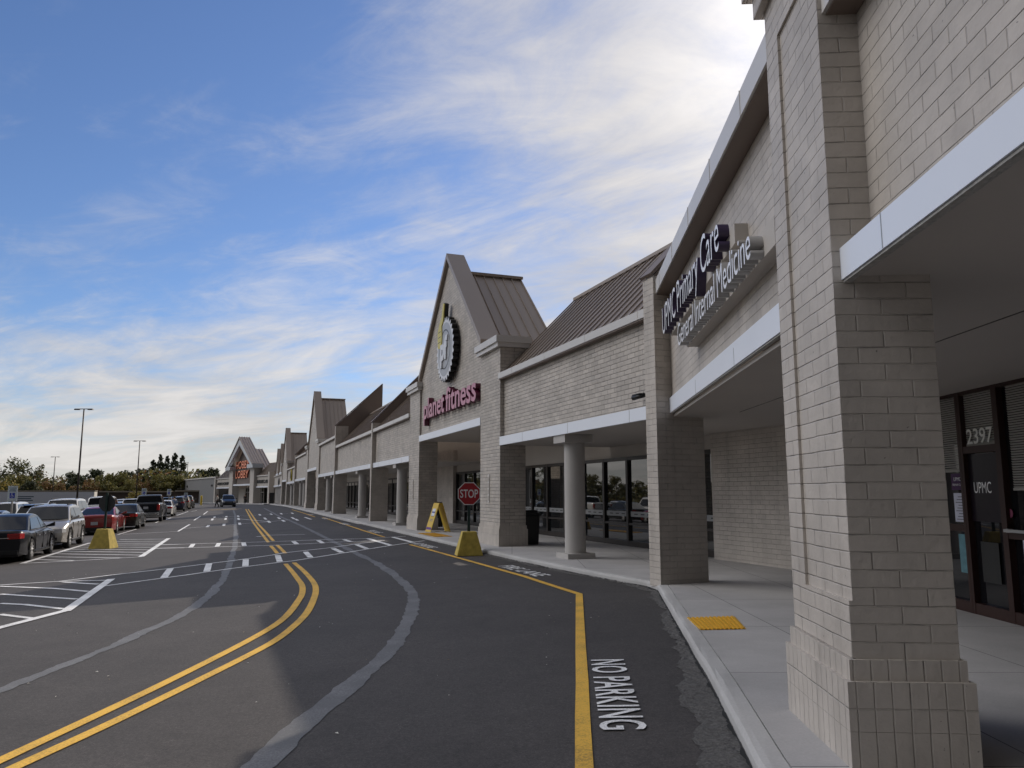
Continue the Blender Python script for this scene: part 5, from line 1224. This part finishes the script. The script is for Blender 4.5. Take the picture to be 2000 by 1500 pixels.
def crown_mesh(seed, clumps, size, h, w, base, mats, kind='round', n=650):
    rr = random.Random(seed); mb = MB(); cs = []
    for _ in range(clumps):
        a = rr.uniform(0, 6.283); q = rr.random() ** .6; f = rr.random()
        if kind == 'pine':
            z = base + (h - base) * f; r = w * (1 - f) ** .75 * rr.uniform(.35, 1.0); c = Vector((r * math.cos(a), r * math.sin(a), z)); cr = w * rr.uniform(.14, .24) * (1.15 - .6 * f)
        else:
            z = base + (h - base) * (.08 + .84 * f); prof = math.sin(math.pi * clamp(.12 + .80 * f, 0, 1)) ** .7
            r = w * q * prof; c = Vector((r * math.cos(a), r * math.sin(a), z)); cr = w * rr.uniform(.20, .40)
        cs.append((c, cr))
    for _ in range(n):
        c, cr = rr.choice(cs); d = Vector((rr.gauss(0, 1), rr.gauss(0, 1), rr.gauss(0, .8))); d.normalize()
        p = c + d * cr * rr.uniform(.55, 1.08); nrm = (d + Vector((rr.gauss(0, .6), rr.gauss(0, .6), rr.gauss(0, .6)))).normalized()
        u = nrm.orthogonal().normalized(); v = nrm.cross(u); th = rr.uniform(0, 6.28); u, v = u * math.cos(th) + v * math.sin(th), v * math.cos(th) - u * math.sin(th)
        s_ = size * rr.uniform(.5, 1.25); k = 0 if rr.random() < .72 else 1
        mb.face([p - u * s_, p - v * s_ * .6, p + u * s_, p + v * s_ * .55], k)
    return mb.mesh('crown', mats, uv=False, recalc=False), cs
def trunk_mesh(cs, h, base, r, seed, mat):
    rr = random.Random(seed); mb = MB(); mb.cyl((0, 0, -.5), (0, 0, base + (h - base) * .55), r, r * .35, 8)
    for c, cr in rr.sample(cs, min(9, len(cs))): mb.cyl((0, 0, min(c.z * .75, base + (h - base) * .5)), c, r * .30, r * .07, 5)
    return mb.mesh('trunk', [mat], uv=False)
LEAF = {k: leaf_mat(k, c) for k, c in dict(olive=(.16, .155, .05), olive2=(.22, .19, .06), dark=(.045, .058, .030), dark2=(.085, .095, .045), rust=(.20, .115, .05), rust2=(.24, .15, .06), green=(.10, .13, .04), gold=(.30, .23, .06)).items()}
BARK = plain('bark', (.06, .05, .042), .9, noise=.3)
TREES = {}
def tree_kind(k, *args):
    seed, clumps, size, h, w, base, mats, kind, n = args
    me, cs = crown_mesh(seed, clumps, size, h, w, base, [LEAF[m] for m in mats], kind, n); TREES[k] = (me, trunk_mesh(cs, h, base, .28, seed, BARK))
tree_kind('olive', 1, 34, .42, 11, 4.6, 1.6, ('olive', 'olive2'), 'round', 1500)
tree_kind('tall', 2, 26, .36, 15, 4.4, 3.2, ('dark2', 'olive'), 'round', 1000)
tree_kind('rust', 3, 30, .42, 9.5, 4.2, 1.2, ('rust', 'olive2'), 'round', 1300)
tree_kind('dark', 4, 30, .42, 10.5, 3.8, .8, ('dark', 'dark2'), 'round', 1400)
tree_kind('pine', 5, 90, .40, 17, 4.4, 2.0, ('dark', 'dark'), 'pine', 1500)
tree_kind('gold', 6, 26, .38, 7.5, 3.6, .6, ('gold', 'green'), 'round', 1100)
tree_kind('sparse', 7, 16, .34, 13, 4.2, 4.0, ('dark2', 'rust'), 'round', 420)
def tree(kind, x, y, sc, label, rot=0., group='trees along the far edge of the lot', dz=0.):
    z = gz(x, y) + dz
    t = thing({'pine': 'pine_tree'}.get(kind, 'tree'), label, 'tree', (x, y, z), rot, group); t.scale = (sc, sc, sc * 1.0)
    for nm, me in zip(('crown', 'trunk'), TREES[kind]):
        o = bpy.data.objects.new(nm, me); COL.objects.link(o); o.parent = t
    return t
def px(u, D): return ((u - 1000) / 1500 * D * .99)
rt = random.Random(21)
named = [('tall', 15, 235, 1.0, 'tall airy green tree, second from the left edge'), ('tall', -12, 240, .9, 'tall airy tree at the very left edge'), ('tall', 46, 238, .96, 'tall airy tree third from the left, joined to its neighbour'), ('sparse', 73, 240, .98, 'tall sparse tree standing alone left of the thin light pole'),
         ('gold', 12, 212, 1.0, 'yellow-green tree low at the left edge behind the parking sign'), ('olive', 34, 220, .85, 'olive tree behind the truck cab'), ('dark', 60, 218, .72, 'dark shrubby tree above the middle of the white trailer'), ('gold', 57, 210, .55, 'small golden bush over the trailer roof'), ('rust', 92, 226, .78, 'rusty brown tree behind the thin light pole'),
         ('sparse', 131, 236, .82, 'bare-branched reddish tree left of the tallest pole'), ('dark', 137, 232, .95, 'dark pointed tree just left of the tallest light pole'), ('dark', 152, 228, .86, 'dark round tree directly behind the tallest light pole'), ('rust', 118, 216, .72, 'brown tree low between the two left light poles'), ('rust', 172, 220, .84, 'brown autumn tree right of the tallest light pole'), ('dark', 187, 244, 1.05, 'dark dome-shaped tree rising behind the brown autumn tree'),
         ('olive', 205, 226, .84, 'broad olive tree right of the dark dome-shaped tree'), ('olive', 226, 224, .86, 'broad olive tree in the middle of the far tree row'), ('dark', 243, 240, .98, 'dark evergreen between the olive trees and the rusty tree'), ('rust', 262, 230, .92, 'rusty orange tree left of the pine group'), ('dark', 277, 236, .98, 'dark tree directly behind the second light pole'),
         ('pine', 296, 242, .84, 'leftmost of the dark pines beside the grey wall'), ('pine', 309, 240, .92, 'second of the dark pines beside the grey wall'), ('pine', 323, 244, .90, 'third of the dark pines beside the grey wall'), ('pine', 337, 241, .93, 'fourth of the dark pines beside the grey wall'), ('pine', 352, 246, .90, 'rightmost of the dark pines, touching the grey wall'),
         ('olive', 248, 218, .66, 'low olive tree in front of the rusty orange tree'), ('rust', 285, 222, .70, 'brown tree in front of the leftmost pine'), ('olive', 318, 224, .74, 'olive tree in front of the pine group'), ('olive', 344, 226, .70, 'olive tree at the left end of the grey wall'), ('gold', 265, 196, .50, 'small yellow tree between the pickup and the brown building'),
         ('dark', 392, 262, .92, 'dark round treetop peeping over the grey wall, left one'), ('dark', 412, 266, .98, 'dark treetop peeping over the grey wall, right one'), ('dark', 404, 268, .90, 'lower dark treetop between the two over the grey wall')]
for k, u, D, sc, lab in named: tree(k, px(u, D), D, sc * (1.0 if k == 'pine' else 1.12), lab, rt.uniform(0, 6.28), dz=(-.3 if u < 380 else 0))
# the row runs on to the left, outside the picture but mirrored in the shop windows
for i in range(30):
    a = R_(-36 - i * 1.9); D = rt.uniform(175, 215)
    tree(rt.choice(['olive', 'rust', 'dark', 'tall', 'olive']), D * math.tan(a) if a > R_(-60) else -D * 1.6 - i * 4, D if a > R_(-60) else D * .9 - i * 4.5, rt.uniform(.75, 1.05), 'tree of the row continuing beyond the left edge of the view', rt.uniform(0, 6.28), 'trees of the row beyond the left edge')
# a dense belt of undergrowth behind the trees
def thicket():
    rr = random.Random(31); mb = MB()
    for _ in range(13000):
        u = rr.uniform(-260, 420); D = rr.uniform(226, 262); x = px(u, D) + rr.uniform(-2, 2); h = 8.0 + 1.8 * math.sin(x * .16) + 1.2 * math.sin(x * .41 + 1)
        z = gz(x, D) + h * rr.random() ** .8; s_ = rr.uniform(.35, .8); n_ = Vector((rr.gauss(0, 1), rr.gauss(-.6, 1), rr.gauss(.3, 1))).normalized(); a = n_.orthogonal().normalized(); b = n_.cross(a); p = Vector((x, D, z))
        mb.face([p - a * s_, p - b * s_ * .7, p + a * s_, p + b * s_ * .7], rr.choice((0, 0, 1, 2, 3)))
    for _ in range(7000):                           # the belt goes on to the left of the view
        i = rr.uniform(0, 30); a = R_(-36 - i * 1.9); D = 205 + rr.uniform(-6, 14)
        x, y = (D * math.tan(a), D) if a > R_(-60) else (-D * 1.6 - i * 4, D * .9 - i * 4.5)
        h = 6.5 + 1.8 * math.sin(x * .16) + 1.2 * math.sin(x * .41 + 1); z = gz(x, y) + h * rr.random() ** .8; s_ = rr.uniform(.5, 1.2)
        n_ = Vector((rr.gauss(.6, 1), rr.gauss(-.4, 1), rr.gauss(.3, 1))).normalized(); u = n_.orthogonal().normalized(); b = n_.cross(u); p = Vector((x, y, z))
        mb.face([p - u * s_, p - b * s_ * .7, p + u * s_, p + b * s_ * .7], rr.choice((0, 0, 1, 2, 3)))
    tag(mb.build('far_thicket', [LEAF['olive'], LEAF['dark2'], LEAF['rust'], LEAF['olive2']], uv=False, recalc=False), kind='stuff')
thicket()

# ------------------------------------------------------------------ people
def skinned(name, verts, edges, radii, mat, parent, root=0):
    me = bpy.data.meshes.new(name); me.from_pydata(verts, edges, []); o = bpy.data.objects.new(name, me); COL.objects.link(o)
    m = o.modifiers.new('skin', 'SKIN'); m.use_smooth_shade = True; sk = me.skin_vertices[0].data
    for i, r in enumerate(radii): sk[i].radius = r if isinstance(r, tuple) else (r, r)
    sk[root].use_root = True
    s_ = o.modifiers.new('sub', 'SUBSURF'); s_.levels = 1; s_.render_levels = 1
    dg = bpy.context.evaluated_depsgraph_get(); dg.update(); m2 = bpy.data.meshes.new_from_object(o.evaluated_get(dg)); bpy.data.objects.remove(o)
    m2.name = name; m2.materials.clear(); m2.materials.append(mat); o = bpy.data.objects.new(name, m2); COL.objects.link(o); o.parent = parent; return o
SKIN = plain('skin_tone', (.42, .26, .19), .6); HAIR = plain('dark_hair', (.02, .015, .012), .6)
def person(loc, rotz, label, top, trousers, stride=0., hgt=1.75, arm=.1):
    t = thing('person', label, 'person', loc, rotz); t.scale = (hgt / 1.75,) * 3
    st = stride
    hip = .93; J = []
    # x right, y forward ; bare body (head, neck, hands, feet as one figure)
    v = [(0, 0, .98), (0, 0, 1.18), (0, .005, 1.42), (0, .01, 1.50), (0, .02, 1.56), (0, .03, 1.64), (0, .025, 1.73),
         (.10, 0, .93), (.11, st * .5 + .03, .50), (.11, st - .02 * (st > 0), .09), (.12, st + .15, .04),
         (-.10, 0, .93), (-.11, -st * .30 + .04, .50), (-.11, -st * .95, .09 + .05 * abs(st)), (-.12, -st * .95 + .14, .04),
         (.19, 0, 1.40), (.23, -arm - st * .3, 1.13), (.24, -st * .5 + arm, .90), (.24, -st * .5 + arm + .03, .80),
         (-.19, 0, 1.40), (-.23, -arm + st * .3, 1.13), (-.24, st * .5 + arm, .90), (-.24, st * .5 + arm + .03, .80)]
    e = [(0, 1), (1, 2), (2, 3), (3, 4), (4, 5), (5, 6), (0, 7), (7, 8), (8, 9), (9, 10), (0, 11), (11, 12), (12, 13), (13, 14), (2, 15), (15, 16), (16, 17), (17, 18), (2, 19), (19, 20), (20, 21), (21, 22)]
    r = [(.15, .10), (.14, .095), (.15, .10), .06, .06, (.085, .10), (.055, .065), .085, .06, .042, .04, .085, .06, .042, .04, .06, .045, .034, .035, .06, .045, .034, .035]
    skinned('body', v, e, r, SKIN, t)
    skinned('trousers', [v[i] for i in (0, 7, 8, 9, 11, 12, 13)] + [(0, 0, 1.03)], [(0, 1), (1, 2), (2, 3), (0, 4), (4, 5), (5, 6), (0, 7)], [(.17, .12), .105, .08, .066, .105, .08, .066, (.165, .115)], trousers, t)
    skinned('jacket', [(0, 0, .95), v[1], v[2], (0, .005, 1.47), v[15], v[16], v[17], v[19], v[20], v[21]], [(0, 1), (1, 2), (2, 3), (2, 4), (4, 5), (5, 6), (2, 7), (7, 8), (8, 9)], [(.185, .13), (.165, .12), (.17, .12), .075, .08, .066, .052, .08, .066, .052], top, t, 1)
    mb = MB(); mb.lathe([(.075, 1.60), (.098, 1.66), (.092, 1.72), (.06, 1.765), (0, 1.775)], (0, 0, 0), n=12); h = mb.build('hair', [HAIR], t); h.location = (0, -.005, 0)
    for sx in (1, -1):
        k = (9, 10) if sx > 0 else (13, 14); mb = MB(); p = Vector(v[k[0]]); mb.hexa([(p.x - .05, p.y - .08, 0 + p.z - .09), (p.x + .05, p.y - .08, p.z - .09), (p.x + .05, p.y + .2, p.z - .09), (p.x - .05, p.y + .2, p.z - .09), (p.x - .045, p.y - .07, p.z + .03), (p.x + .045, p.y - .07, p.z + .03), (p.x + .04, p.y + .18, p.z - .03), (p.x - .04, p.y + .18, p.z - .03)]); mb.build('shoe', [M_DARK], t, bevel=.02)
    mb = MB(); mb.lathe([(0, -.02), (.014, 0), (0, .02)], (0, .125, 1.655), n=6); mb.build('nose', [SKIN], t)
    return t
JEANS = plain('blue_jeans', (.06, .10, .26), .8); LJ = plain('light_jacket', (.58, .57, .54), .8); BLK = plain('black_cloth', (.015, .015, .017), .8); NVY = plain('pale_blue_shirt', (.22, .30, .46), .8)
person(groundpt(-34.0, 78.2), R_(60), 'person in blue jeans and pale blue shirt standing beside a dark parked car', NVY, JEANS, .03)
person(groundpt(-40.6, 107.0), R_(110), 'person in light jacket and black trousers walking in front of the oncoming SUV', LJ, BLK, .26)
person(HF.P(15.2, -2.0, gz(*HF.P(15.2, -2.0)[:2]) + .12), R_(200), 'person in dark clothes standing by the right pier of the far store', BLK, BLK, .05)
